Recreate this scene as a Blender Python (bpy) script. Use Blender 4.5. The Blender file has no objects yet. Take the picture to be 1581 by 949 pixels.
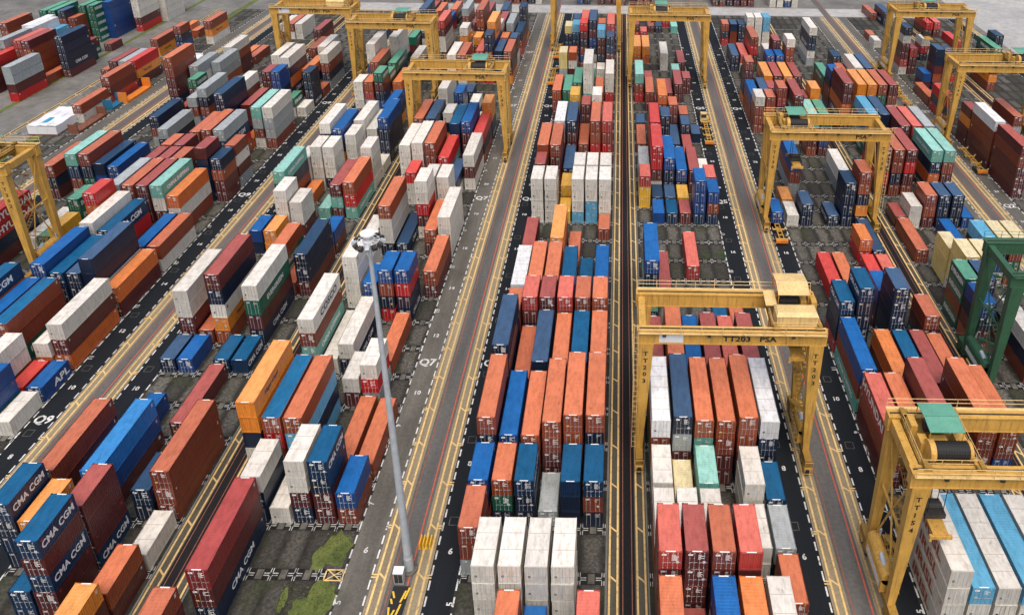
import bpy, bmesh, math, random
from mathutils import Vector, Matrix, Euler
S = bpy.context.scene
C = S.collection
PI = math.pi
# ------------------------------------------------------------------ camera, sky, sun, exposure
CAM_H = 88.3377; PITCH = 0.39435940; YAW = -0.00098535; ROLL = 0.01417545; FOC = 1219.1453; CX = 951.6897; CY = 155.7496
cam = bpy.data.cameras.new('camera'); cam_o = bpy.data.objects.new('camera', cam); C.objects.link(cam_o)
_fw = Vector((math.sin(YAW)*math.cos(PITCH), math.cos(YAW)*math.cos(PITCH), -math.sin(PITCH)))
_rt = Vector((math.cos(YAW), -math.sin(YAW), 0)); _up = _rt.cross(_fw)
_r2 = _rt*math.cos(ROLL)+_up*math.sin(ROLL); _u2 = -_rt*math.sin(ROLL)+_up*math.cos(ROLL)
cam_o.matrix_world = Matrix(((_r2.x, _u2.x, -_fw.x, 0), (_r2.y, _u2.y, -_fw.y, 0), (_r2.z, _u2.z, -_fw.z, CAM_H), (0, 0, 0, 1)))
cam.sensor_fit = 'HORIZONTAL'; cam.sensor_width = 36; cam.lens = FOC/1581*36
cam.shift_x = -(CX-790.5)/1581; cam.shift_y = (CY-474.5)/1581
cam.clip_start = 1; cam.clip_end = 5000
S.camera = cam_o
w = bpy.data.worlds.new('World'); S.world = w; w.use_nodes = True
nt = w.node_tree; nt.nodes.clear()
sky = nt.nodes.new('ShaderNodeTexSky'); sky.sky_type = 'NISHITA'; sky.sun_disc = False
SUN_EL = math.radians(64); SUN_AZ = math.radians(172)     # azimuth measured clockwise from +Y
sky.sun_elevation = SUN_EL; sky.sun_rotation = SUN_AZ
sky.air_density = 1.0; sky.dust_density = 6.0; sky.ozone_density = 0.4; sky.altitude = 0
bg = nt.nodes.new('ShaderNodeBackground'); bg.inputs['Strength'].default_value = SKY_STRENGTH = 0.125
ow = nt.nodes.new('ShaderNodeOutputWorld')
nt.links.new(sky.outputs[0], bg.inputs[0]); nt.links.new(bg.outputs[0], ow.inputs[0])
sl = bpy.data.lights.new('sun', 'SUN'); sl.energy = 0.95; sl.angle = math.radians(40); sl.color = (1.0, 0.95, 0.88)
so = bpy.data.objects.new('sun', sl); C.objects.link(so); so.location = (0, 0, 200)
_d = Vector((math.sin(SUN_AZ)*math.cos(SUN_EL), math.cos(SUN_AZ)*math.cos(SUN_EL), math.sin(SUN_EL)))
so.rotation_euler = _d.to_track_quat('Z', 'Y').to_euler()
S.view_settings.view_transform = 'Standard'; S.view_settings.look = 'None'
S.view_settings.exposure = 0.42; S.view_settings.gamma = 1; S.view_settings.use_curve_mapping = False
S.render.engine = 'CYCLES'
S.cycles.max_bounces = 5; S.cycles.diffuse_bounces = 3; S.cycles.glossy_bounces = 2; S.cycles.transmission_bounces = 2
S.cycles.use_denoising = True

# ------------------------------------------------------------------ materials
def mat(name):
    m = bpy.data.materials.new(name); m.use_nodes = True
    t = m.node_tree; b = t.nodes['Principled BSDF']
    return m, t, b
def node(t, typ, **kw):
    n = t.nodes.new(typ)
    for k, v in kw.items(): setattr(n, k, v)
    return n
def mixrgb(t, mode, fac, a, b):
    n = node(t, 'ShaderNodeMix', data_type='RGBA', blend_type=mode)
    for sock, v in ((n.inputs[0], fac), (n.inputs[6], a), (n.inputs[7], b)):
        if hasattr(v, 'is_output'): t.links.new(v, sock)
        elif isinstance(v, (int, float)) : sock.default_value = v
        else: sock.default_value = tuple(v)+(1,) if len(v) == 3 else v
    return n.outputs[2]
def noise(t, vec, scale, detail=3, rough=0.6):
    n = node(t, 'ShaderNodeTexNoise'); n.inputs['Scale'].default_value = scale; n.inputs['Detail'].default_value = detail; n.inputs['Roughness'].default_value = rough
    if vec is not None: t.links.new(vec, n.inputs['Vector'])
    return n.outputs[0]
def ramp(t, fac, stops):
    n = node(t, 'ShaderNodeValToRGB'); e = n.color_ramp.elements
    while len(e) < len(stops): e.new(0.5)
    for el, (p, c) in zip(e, stops):
        el.position = p; el.color = tuple(c)+(1,) if len(c) == 3 else c
    t.links.new(fac, n.inputs[0]); return n.outputs[0]
def scaled(t, out, sx, sy, sz):
    n = node(t, 'ShaderNodeMapping'); n.inputs['Scale'].default_value = (sx, sy, sz); t.links.new(out, n.inputs['Vector']); return n.outputs[0]
def flat(name, col, rough=0.6, metal=0.0, var=0.0, scale=1.5):
    m, t, b = mat(name)
    b.inputs['Roughness'].default_value = rough; b.inputs['Metallic'].default_value = metal
    if var:
        g = node(t, 'ShaderNodeTexCoord')
        f = noise(t, g.outputs['Object'], scale, 5)
        c = ramp(t, f, [(0.3, [x*(1-var) for x in col]), (0.7, [min(1, x*(1+var*0.6)) for x in col])])
        t.links.new(c, b.inputs['Base Color'])
    else: b.inputs['Base Color'].default_value = tuple(col)+(1,)
    return m
def paint(name, attr, roof):
    """container paint: its colour comes from the object (one thing each) or from the mesh attribute (the mass)"""
    m, t, b = mat(name)
    tc = node(t, 'ShaderNodeTexCoord')
    if attr:
        a = node(t, 'ShaderNodeAttribute'); a.attribute_name = 'Col'; base = a.outputs['Color']; co = tc.outputs['Object']
    else:
        oi = node(t, 'ShaderNodeObjectInfo'); base = oi.outputs['Color']
        va = node(t, 'ShaderNodeVectorMath', operation='MULTIPLY_ADD')
        cb = node(t, 'ShaderNodeCombineXYZ'); t.links.new(oi.outputs['Random'], cb.inputs[0]); t.links.new(oi.outputs['Random'], cb.inputs[1])
        t.links.new(cb.outputs[0], va.inputs[0]); va.inputs[1].default_value = (173, 91, 0); t.links.new(tc.outputs['Object'], va.inputs[2]); co = va.outputs[0]
    big = noise(t, co, 0.45, 4); fine = noise(t, scaled(t, co, 1, 0.35, 1) if roof else scaled(t, co, 1.6, 1.6, 0.25), 2.2, 5, 0.7)
    c = mixrgb(t, 'MULTIPLY', 1.0, base, ramp(t, big, [(0.3, (0.92, 0.92, 0.92)), (0.7, (1.06, 1.06, 1.06))]))
    c = mixrgb(t, 'MULTIPLY', 1.0, c, ramp(t, fine, [(0.34, (0.74, 0.72, 0.69)), (0.56, (1, 1, 1))]))
    spot = noise(t, scaled(t, co, 1.0, 0.6, 1.0), 1.3 if roof else 1.0, 6, 0.72)
    c = mixrgb(t, 'MIX', ramp(t, spot, [(0.62, (0, 0, 0)), (0.76, (0.75, 0.75, 0.75))] if roof else [(0.66, (0, 0, 0)), (0.82, (0.6, 0.6, 0.6))]), c, (0.10, 0.045, 0.025))
    t.links.new(c, b.inputs['Base Color'])
    r = ramp(t, big, [(0.3, (0.30,)*3), (0.7, (0.50,)*3)]); t.links.new(r, b.inputs['Roughness'])
    return m
M = {}
M['side'] = paint('container_side_paint', False, False); M['roof'] = paint('container_roof_paint', False, True)
M['side_mass'] = paint('stack_side_paint', True, False); M['roof_mass'] = paint('stack_roof_paint', True, True)
M['rod'] = flat('galvanised_rod', (0.42, 0.42, 0.42), 0.45, 0.3)
M['seam'] = flat('roof_seam', (0.42, 0.36, 0.30), 0.7)
M['black'] = flat('black_rubber', (0.012, 0.012, 0.013), 0.7)
M['steel'] = flat('dark_steel', (0.05, 0.048, 0.045), 0.6, 0.2, 0.4)
M['white'] = flat('white_lettering', (0.80, 0.80, 0.78), 0.6)
M['redmark'] = flat('red_lettering', (0.55, 0.06, 0.04), 0.6)
M['rust_text'] = flat('rust_lettering', (0.33, 0.07, 0.03), 0.6)
M['navy_text'] = flat('navy_lettering', (0.03, 0.04, 0.08), 0.6)
M['yellow_text'] = flat('yellow_lettering', (0.8, 0.5, 0.04), 0.6)
def crane_paint(name, col, dirt):
    m, t, b = mat(name)
    tc = node(t, 'ShaderNodeTexCoord'); co = tc.outputs['Object']
    big = noise(t, co, 0.5, 5); st = noise(t, scaled(t, co, 2.2, 2.2, 0.18), 1.6, 5, 0.7)
    c = ramp(t, big, [(0.3, [x*0.8 for x in col]), (0.7, [min(1, x*1.08) for x in col])])
    c = mixrgb(t, 'MIX', ramp(t, st, [(0.50, (0, 0, 0)), (0.76, (0.8,)*3)]), c, dirt)
    t.links.new(c, b.inputs['Base Color']); b.inputs['Roughness'].default_value = 0.5
    return m
M['crane'] = crane_paint('yellow_crane_paint', (0.62, 0.36, 0.075), (0.16, 0.075, 0.025))
M['crane_dark'] = crane_paint('worn_yellow_paint', (0.34, 0.20, 0.035), (0.10, 0.05, 0.02))
M['crane_pale'] = crane_paint('pale_yellow_paint', (0.76, 0.55, 0.24), (0.35, 0.22, 0.10))
M['crane_green'] = crane_paint('green_crane_paint', (0.035, 0.115, 0.06), (0.02, 0.05, 0.03))
M['roof_green'] = crane_paint('green_sheet', (0.12, 0.36, 0.26), (0.10, 0.20, 0.14))
M['galv'] = flat('galvanised_steel', (0.44, 0.49, 0.53), 0.55, 0.1, 0.15)
M['pale'] = flat('pale_panel', (0.72, 0.74, 0.76), 0.5)
M['glass'] = flat('dark_window', (0.03, 0.045, 0.05), 0.15)
M['orange'] = flat('orange_paint', (0.72, 0.22, 0.03), 0.5, 0, 0.2)
M['rustmetal'] = flat('rusty_steel', (0.20, 0.075, 0.045), 0.7, 0, 0.4)

# ------------------------------------------------------------------ mesh helpers
class MB:
    def __init__(s): s.v = []; s.f = []; s.m = []
    def quad(s, a, b, c, d, mi=0):
        n = len(s.v); s.v += [a, b, c, d]; s.f.append((n, n+1, n+2, n+3)); s.m.append(mi)
    def box(s, x0, x1, y0, y1, z0, z1, mi=0):
        n = len(s.v)
        s.v += [(x0, y0, z0), (x1, y0, z0), (x1, y1, z0), (x0, y1, z0), (x0, y0, z1), (x1, y0, z1), (x1, y1, z1), (x0, y1, z1)]
        for q in ((0, 3, 2, 1), (4, 5, 6, 7), (0, 1, 5, 4), (1, 2, 6, 5), (2, 3, 7, 6), (3, 0, 4, 7)):
            s.f.append(tuple(n+i for i in q)); s.m.append(mi)
    def hexa(s, lo, hi, mi=0):
        """lo, hi: four points each, counter-clockwise from above"""
        n = len(s.v); s.v += list(lo)+list(hi)
        for q in ((0, 3, 2, 1), (4, 5, 6, 7), (0, 1, 5, 4), (1, 2, 6, 5), (2, 3, 7, 6), (3, 0, 4, 7)):
            s.f.append(tuple(n+i for i in q)); s.m.append(mi)
    def bar(s, p, q, r, mi=0, seg=6, r2=None, cap=True):
        p = Vector(p); q = Vector(q); d = (q-p)
        if d.length < 1e-6: return
        d.normalize(); u = d.orthogonal().normalized(); v = d.cross(u); n = len(s.v); r2 = r if r2 is None else r2
        for c, rr in ((p, r), (q, r2)):
            for i in range(seg):
                a = 2*PI*i/seg+PI/seg; s.v.append(tuple(c+u*(math.cos(a)*rr)+v*(math.sin(a)*rr)))
        for i in range(seg):
            j = (i+1) % seg; s.f.append((n+i, n+j, n+seg+j, n+seg+i)); s.m.append(mi)
        if cap:
            s.f.append(tuple(n+i for i in reversed(range(seg)))); s.m.append(mi)
            s.f.append(tuple(n+seg+i for i in range(seg))); s.m.append(mi)
    def mesh(s, name, mats):
        me = bpy.data.meshes.new(name); me.from_pydata([tuple(p) for p in s.v], [], s.f)
        for m_ in mats: me.materials.append(m_)
        if len(mats) > 1: me.polygons.foreach_set('material_index', s.m)
        me.update(); return me
def link(name, me, parent=None, loc=None):
    o = bpy.data.objects.new(name, me); C.objects.link(o)
    if parent: o.parent = parent
    if loc: o.location = loc
    return o
def build(name, mb, mats, parent=None):
    return link(name, mb.mesh(name, mats if isinstance(mats, (list, tuple)) else [mats]), parent)
def tag(o, label=None, cat=None, group=None, kind=None):
    if label: o['label'] = label
    if cat: o['category'] = cat
    if group: o['group'] = group
    if kind: o['kind'] = kind
    return o
def thing(name, label, cat, loc=(0, 0, 0), rz=0, group=None):
    o = bpy.data.objects.new(name, None); C.objects.link(o); o.empty_display_size = 0.5
    o.location = loc; o.rotation_euler = (0, 0, rz); return tag(o, label, cat, group)
_tc = {}
def text_geo(s):
    """flat outline of a word, height of capitals 1, centred; list of verts and faces in x, y"""
    if s in _tc: return _tc[s]
    cu = bpy.data.curves.new('word', 'FONT'); cu.body = s; cu.size = 1.0; cu.align_x = 'CENTER'; cu.resolution_u = 2; cu.offset = 0.03
    o = bpy.data.objects.new('word', cu); C.objects.link(o)
    dg = bpy.context.evaluated_depsgraph_get(); me = bpy.data.meshes.new_from_object(o.evaluated_get(dg))
    vs = [(v.co.x, v.co.y) for v in me.vertices]; fs = [tuple(p.vertices) for p in me.polygons]
    y0 = min(v[1] for v in vs); y1 = max(v[1] for v in vs); x0 = min(v[0] for v in vs); x1 = max(v[0] for v in vs)
    k = 1/(y1-y0); vs = [((x-(x0+x1)/2)*k, (y-(y0+y1)/2)*k) for x, y in vs]
    bpy.data.objects.remove(o); bpy.data.curves.remove(cu); bpy.data.meshes.remove(me)
    _tc[s] = (vs, fs, (x1-x0)*k); return _tc[s]
def add_text(mb, s, o, ux, uy, h, mi=0, wide=1.0):
    """writes s into mb at o, along unit vector ux, upwards uy, capital height h"""
    vs, fs, wd = text_geo(s); o = Vector(o); ux = Vector(ux); uy = Vector(uy); n = len(mb.v)
    mb.v += [tuple(o+ux*(x*h*wide)+uy*(y*h)) for x, y in vs]
    for f in fs: mb.f.append(tuple(n+i for i in f)); mb.m.append(mi)
# ------------------------------------------------------------------ yard plan (metres): gantry tracks, lanes, rows, slots
P = 6.6446982; Y0 = 64.692852; PITCH_X = 2.835
TR = {'Q1': (111.4, 134.2), 'Q2': (85.2, 108.0), 'Q3': (57.65, 80.5), 'Q4': (31.49, 54.3), 'Q5': (3.72, 26.61), 'Q6': (-22.41, 0.38), 'Q7': (-49.95, -27.09), 'Q8': (-76.1, -53.25),
      'Q9': (-103.15, -80.18), 'Q10': (-129.3, -106.45), 'Q11': (-156.85, -134.0)}
LANE_LEFT = {'Q2', 'Q4', 'Q6', 'Q8', 'Q10'}
ROW = {'Q12': -184.8, 'Q11': -155.7, 'Q10': -124.56, 'Q9': -101.7, 'Q8': -71.26, 'Q7': -48.55, 'Q6': -17.67, 'Q5': 5.1, 'Q4': 36.3, 'Q3': 59.05, 'Q2': 89.94, 'Q1': 112.7}
def rowx(b, r): return ROW[b]+PITCH_X*(r-1)
def ystart(k, L): return Y0+P*k+((P-6.058)/2 if L == 2 else (2*P-12.192)/2)
def ys(s): return Y0+P*s
YN, YF = 20.0, 301.0
def ground_mat(name, stops, scale, bump=0.0, rough=(0.55, 0.85), streak=False, patches=None):
    m, t, b = mat(name)
    tc = node(t, 'ShaderNodeTexCoord'); co = tc.outputs['Object']
    f = noise(t, scaled(t, co, 1, 0.12, 1) if streak else co, scale, 7, 0.65)
    c = ramp(t, f, stops)
    f2 = noise(t, co, scale*6, 5, 0.7)
    c = mixrgb(t, 'MULTIPLY', 1.0, c, ramp(t, f2, [(0.3, (0.75,)*3), (0.7, (1.15,)*3)]))
    if patches:
        for (sc, lo, hi, col) in patches:
            p = noise(t, co, sc, 6, 0.7); c = mixrgb(t, 'MIX', ramp(t, p, [(lo, (0, 0, 0)), (hi, (1, 1, 1))]), c, col)
    b.inputs['Specular IOR Level'].default_value = 0.25
    t.links.new(c, b.inputs['Base Color'])
    t.links.new(ramp(t, f, [(0.3, (rough[0],)*3), (0.7, (rough[1],)*3)]), b.inputs['Roughness'])
    return m
M['ground'] = ground_mat('yard_concrete', [(0.3, (0.11, 0.11, 0.10)), (0.7, (0.24, 0.235, 0.22))], 0.08, patches=[(0.05, 0.55, 0.7, (0.16, 0.15, 0.13))])
M['slab'] = ground_mat('stacking_ground', [(0.30, (0.014, 0.014, 0.013)), (0.52, (0.036, 0.034, 0.028)), (0.74, (0.085, 0.078, 0.062))], 0.35, patches=[(0.22, 0.60, 0.70, (0.045, 0.060, 0.030)), (0.9, 0.62, 0.72, (0.02, 0.02, 0.019))])
M['pad'] = ground_mat('corner_pad', [(0.35, (0.008, 0.008, 0.008)), (0.7, (0.022, 0.021, 0.019))], 0.8)
M['patch'] = ground_mat('concrete_patch', [(0.3, (0.055, 0.053, 0.046)), (0.7, (0.19, 0.18, 0.155))], 0.6, patches=[(0.9, 0.58, 0.68, (0.03, 0.032, 0.022))])
M['lane_black'] = ground_mat('fresh_asphalt', [(0.3, (0.006, 0.0085, 0.012)), (0.7, (0.013, 0.017, 0.022))], 0.5, streak=True, rough=(0.75, 0.95))
M['lane_grey'] = ground_mat('worn_asphalt', [(0.3, (0.085, 0.08, 0.068)), (0.55, (0.14, 0.132, 0.115)), (0.75, (0.20, 0.19, 0.17))], 0.4, streak=True, patches=[(0.07, 0.52, 0.75, (0.06, 0.058, 0.05))])
M['road'] = ground_mat('yard_road', [(0.3, (0.085, 0.085, 0.080)), (0.7, (0.155, 0.153, 0.145))], 0.3, streak=True, rough=(0.4, 0.75))
M['gap'] = ground_mat('drain_strip', [(0.3, (0.006, 0.0065, 0.008)), (0.7, (0.018, 0.017, 0.020))], 0.4, streak=True, rough=(0.7, 0.95))
M['track'] = ground_mat('track_concrete', [(0.3, (0.20, 0.165, 0.105)), (0.7, (0.34, 0.285, 0.19))], 0.5, streak=True)
M['track_dark'] = ground_mat('stained_track', [(0.3, (0.055, 0.052, 0.042)), (0.7, (0.12, 0.11, 0.085))], 0.5, streak=True)
M['quay'] = ground_mat('quay_concrete', [(0.3, (0.34, 0.34, 0.335)), (0.7, (0.46, 0.46, 0.45))], 0.06)
M['grass'] = ground_mat('thin_grass', [(0.3, (0.06, 0.085, 0.025)), (0.55, (0.12, 0.15, 0.04)), (0.8, (0.22, 0.20, 0.09))], 0.5, rough=(0.8, 0.95))
M['yline'] = flat('yellow_road_paint', (0.86, 0.60, 0.24), 0.6, 0, 0.18, 2.5)
M['rline'] = flat('red_road_paint', (0.52, 0.10, 0.06), 0.6, 0, 0.25, 2.0)
M['rline_faint'] = flat('faded_red_paint', (0.26, 0.10, 0.065), 0.7, 0, 0.3, 2.0)
M['wline'] = flat('white_road_paint', (0.74, 0.74, 0.72), 0.6, 0, 0.12, 3.0)
def worn(name, col, under, amount):
    m, t, b = mat(name); tc = node(t, 'ShaderNodeTexCoord'); co = tc.outputs['Object']
    f = noise(t, co, 1.7, 6, 0.75); d = noise(t, scaled(t, co, 1, 0.08, 1), 0.25, 4, 0.6)
    c = mixrgb(t, 'MIX', ramp(t, f, [(0.50, (0, 0, 0)), (0.66, (amount,)*3)]), col, under)
    c = mixrgb(t, 'MULTIPLY', 1.0, c, ramp(t, d, [(0.35, (0.72,)*3), (0.65, (1.05,)*3)]))
    t.links.new(c, b.inputs['Base Color']); b.inputs['Roughness'].default_value = 0.75; return m
M['yline'] = worn('worn_yellow_road_paint', (0.82, 0.56, 0.22), (0.22, 0.18, 0.10), 0.8)
M['wline'] = worn('worn_white_road_paint', (0.72, 0.72, 0.70), (0.06, 0.06, 0.06), 0.85)
M['smark'] = worn('faded_slot_paint', (0.52, 0.52, 0.50), (0.04, 0.04, 0.038), 0.95)
def sheet(name, m, rects, z):
    mb = MB()
    for x0, x1, y0, y1 in rects: mb.quad((x0, y0, z), (x1, y0, z), (x1, y1, z), (x0, y1, z))
    return tag(build(name, mb, m), kind='structure')
sheet('ground', M['ground'], [(-1500, 1500, -300, 3000)], 0)
blocks = list(TR)
stack_r, lane_b, lane_g, trk, trkd, road_r, gap_r = [], [], [], [], [], [], []
for b in blocks:
    l, r = TR[b]; x0 = ROW[b]-0.45; x1 = rowx(b, 6)+2.438+0.45
    yf = YF if b not in ('Q3',) else YF
    stack_r.append((x0, x1, YN, yf))
    ln = (l+0.95, x0) if b in LANE_LEFT else (x1, r-0.95)
    (lane_g if b in ('Q7', 'Q2', 'Q3', 'Q11') else lane_b).append((ln[0], ln[1], YN, yf))
    inner = (r if b in LANE_LEFT else l)
    outer = (l if b in LANE_LEFT else r)
    trk.append((outer-0.95, outer+0.95, YN, yf)); trkd.append((inner-0.75, inner+0.75, YN, yf))
order = sorted(blocks, key=lambda q: TR[q][0])
for a, b in zip(order, order[1:]):
    xa, xb = TR[a][1], TR[b][0]
    if a in LANE_LEFT: gap_r.append((xa+0.75, xb-0.75, YN, YF))
    else: road_r.append((xa+0.95, xb-0.95, YN, 420))
def slab_material():
    m, t, b = mat('stacking_ground')
    tc = node(t, 'ShaderNodeTexCoord'); co = tc.outputs['Object']; sp = node(t, 'ShaderNodeSeparateXYZ'); t.links.new(co, sp.inputs[0])
    def mth(op, a, b_=None):
        n = node(t, 'ShaderNodeMath', operation=op)
        for s_, v in ((n.inputs[0], a), (n.inputs[1], b_)):
            if v is None: continue
            if hasattr(v, 'is_output'): t.links.new(v, s_)
            else: s_.default_value = v
        return n.outputs[0]
    def cell(o, per): return mth('FLOOR', mth('DIVIDE', o, per)), mth('MULTIPLY', mth('ABSOLUTE', mth('SUBTRACT', mth('FRACT', mth('DIVIDE', o, per)), 0.5)), 2.0)
    ix, dx = cell(sp.outputs[0], PITCH_X); iy, dy = cell(sp.outputs[1], P)
    n1 = noise(t, co, 0.55, 6, 0.65); n2 = noise(t, co, 2.6, 6, 0.7); n3 = noise(t, co, 0.18, 5, 0.6)
    cb = node(t, 'ShaderNodeCombineXYZ'); t.links.new(ix, cb.inputs[0]); t.links.new(iy, cb.inputs[1])
    wn = node(t, 'ShaderNodeTexWhiteNoise'); t.links.new(cb.outputs[0], wn.inputs['Vector'])
    edge = mth('ADD', mth('MAXIMUM', mth('MULTIPLY', dx, 1.15), dy), mth('MULTIPLY', mth('SUBTRACT', n1, 0.5), 1.9))
    mr = node(t, 'ShaderNodeMapRange'); mr.inputs['From Min'].default_value = 1.05; mr.inputs['From Max'].default_value = 0.55; t.links.new(edge, mr.inputs['Value'])
    fac = mth('MULTIPLY', mr.outputs[0], mth('ADD', mth('MULTIPLY', wn.outputs['Value'], 0.75), 0.15))
    dark = ramp(t, n1, [(0.30, (0.012, 0.012, 0.011)), (0.52, (0.028, 0.027, 0.023)), (0.74, (0.060, 0.055, 0.044))])
    pale = ramp(t, n2, [(0.30, (0.075, 0.072, 0.062)), (0.55, (0.16, 0.152, 0.132)), (0.75, (0.24, 0.225, 0.195))])
    c = mixrgb(t, 'MIX', fac, dark, pale)
    c = mixrgb(t, 'MIX', ramp(t, n3, [(0.54, (0, 0, 0)), (0.64, (0.55, 0.55, 0.55))]), c, (0.040, 0.050, 0.022))
    c = mixrgb(t, 'MULTIPLY', 1.0, c, ramp(t, n2, [(0.32, (0.6,)*3), (0.6, (1.1,)*3)]))
    t.links.new(c, b.inputs['Base Color']); b.inputs['Roughness'].default_value = 0.8; b.inputs['Specular IOR Level'].default_value = 0.25
    return m
M['slab'] = slab_material()
for b in blocks:
    x0, x1 = ROW[b]-0.45, rowx(b, 6)+2.438+0.45; mb = MB(); ox, oy = ROW[b]-0.2, Y0
    mb.quad((x0-ox, YN-oy, 0.004), (x1-ox, YN-oy, 0.004), (x1-ox, YF-oy, 0.004), (x0-ox, YF-oy, 0.004))
    o = build('stacking_ground', mb, M['slab']); o.location = (ox, oy, 0); tag(o, kind='structure')
sheet('truck_lane', M['lane_black'], lane_b, 0.008); sheet('worn_truck_lane', M['lane_grey'], lane_g, 0.008)
sheet('road', M['road'], road_r, 0.008); sheet('drain_strip', M['gap'], gap_r, 0.008)
sheet('crane_track', M['track'], trk, 0.012); sheet('stained_crane_track', M['track_dark'], trkd, 0.012)
sheet('quay_apron', M['quay'], [(138, 900, 150, 900)], 0.006)
sheet('cross_road', M['quay'], [(-125, 137.9, 302, 313)], 0.007)
sheet('far_road', M['ground'], [(-167.5, -150.2, 20, 400)], 0.010)
sheet('grass_verge', M['grass'], [(-149.9, -147.6, 20, 400), (-170.3, -168.6, 20, 420)], 0.012)
# painted lines
yl, rl, rf, wl = MB(), MB(), MB(), MB()
def strip(mb, x0, x1, y0, y1, z=0.018): mb.quad((x0, y0, z), (x1, y0, z), (x1, y1, z), (x0, y1, z))
for b in blocks:
    l, r = TR[b]
    left_lane = b in LANE_LEFT
    for X, out in ((l, left_lane), (r, not left_lane)):
        for s in (-1, 1): strip(yl, X+s*0.48-0.12, X+s*0.48+0.12, YN, YF)
        for k in range(-6, 36):
            y = ys(k)+0.2
            yl.quad((X-0.40, y+0.32, 0.019), (X-0.40, y+0.04, 0.019), (X+0.40, y-0.66, 0.019), (X+0.40, y-0.38, 0.019))
            if out:
                sg = 1 if left_lane else -1
                for dy in (-0.17, 0.17):
                    a, c = sorted((X+sg*0.56, X+sg*1.25)); strip(yl, a, c, ys(k)+dy-0.09, ys(k)+dy+0.09)
    # lane edges
    if left_lane: xa, xb = l+1.18, ROW[b]-0.30
    else: xa, xb = rowx(b, 6)+2.438+0.30, r-1.18
    y = YN
    while y < YF:
        for X in (xa, xb): strip(wl, X-0.10, X+0.10, y, y+1.2)
        y += P/3.4
for a, b in zip(order, order[1:]):
    if a in LANE_LEFT:
        xm = (TR[a][1]+TR[b][0])/2
        for s in (-0.55, 0.55): strip(rf, xm+s-0.05, xm+s+0.05, YN, YF)
        continue
    xa, xb = TR[a][1], TR[b][0]
    strip(rf if a in ('Q7', 'Q9') else rf, xa+1.25, xa+1.40, YN, 420); strip(rl, xb-1.45, xb-1.27, YN, 420)
# slot numbers and lane names
QSLOT = {'Q9': (3, 13, 21, 28), 'Q8': (13, 21), 'Q7': (5, 13, 21, 28), 'Q6': (5, 13, 21), 'Q5': (13, 21), 'Q4': (21,), 'Q2': (13, 21), 'Q3': ()}
for b in ('Q9', 'Q8', 'Q7', 'Q6', 'Q5', 'Q4', 'Q3', 'Q2'):
    l, r = TR[b]
    if b in LANE_LEFT: xa, xb, edge = l+1.18, ROW[b]-0.30, ROW[b]-0.30
    else: xa, xb, edge = rowx(b, 6)+2.438+0.30, r-1.18, rowx(b, 6)+2.438+0.30
    xm = (xa+xb)/2
    for k in range(-3, 30):
        y = ys(k+0.5)
        if k in QSLOT[b]: add_text(wl, b, (xm, y, 0.020), (1, 0, 0), (0, 1, 0), 1.9, wide=0.95)
        elif k % 2 == 0 and k+6 > 0: add_text(wl, str(k+6), (xm, y, 0.020), (1, 0, 0), (0, 1, 0), 0.85)
        elif k+6 > 0: add_text(wl, str(k+6), (edge+(0.42 if b in LANE_LEFT else -0.42)*-1, y, 0.020), (0, 1, 0), (-1, 0, 0), 0.75)
tag(build('yellow_lines', yl, M['yline']), kind='structure'); tag(build('red_lines', rl, M['rline']), kind='structure')
tag(build('faded_red_lines', rf, M['rline_faint']), kind='structure')
# corner marks where container slots meet
pads, marks, conc = MB(), MB(), MB()
rr = random.Random(4)
for b in blocks:
    if b == 'Q1': continue
    for k in range(-4, 34):
        y = ys(k)
        strip(pads, ROW[b]-0.35, rowx(b, 6)+2.8, y-0.75, y+0.75, 0.008)
        for i in range(7):
            x = ROW[b]+PITCH_X*i-0.2
            for s in (-1, 1):
                if 0 < i < 6 or s == (1 if i == 0 else -1):
                    for dy in (-0.14, 0.14): strip(marks, *sorted((x+s*0.16, x+s*0.85)), y+dy-0.06, y+dy+0.06, 0.016)
            for s in (-1, 1):
                for dx in (-0.13, 0.13): strip(marks, x+dx-0.05, x+dx+0.05, *sorted((y+s*0.24, y+s*0.8)), 0.016)
        for i in range(6):
            x = ROW[b]+PITCH_X*i
            strip(conc, x+0.85, x+1.65, y-0.62, y+0.62, 0.012)
tag(build('slot_strips', pads, M['pad']), kind='structure'); tag(build('slot_marks', marks, M['smark']), kind='structure'); tag(build('concrete_patches', conc, M['patch']), kind='structure')
tag(build('white_lines', wl, M['wline']), kind='structure')

dc = MB()
for b in ('Q9', 'Q8', 'Q6', 'Q5', 'Q4', 'Q7'):
    l, r = TR[b]; xm = (l+1.18+ROW[b]-0.30)/2 if b in LANE_LEFT else (rowx(b, 6)+2.738+r-1.18)/2
    for k in range(-2, 30, 2):
        y = ys(k+1)+0.9; x = xm-0.4
        for a_, b_, c_, d_ in ((x-.6, x+.6, y-.62, y-.54), (x-.6, x+.6, y+.54, y+.62), (x-.6, x-.52, y-.6, y+.6), (x+.52, x+.6, y-.6, y+.6)): strip(dc, a_, b_, c_, d_, 0.014)
tag(build('drain_covers', dc, M['patch']), kind='structure')
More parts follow.
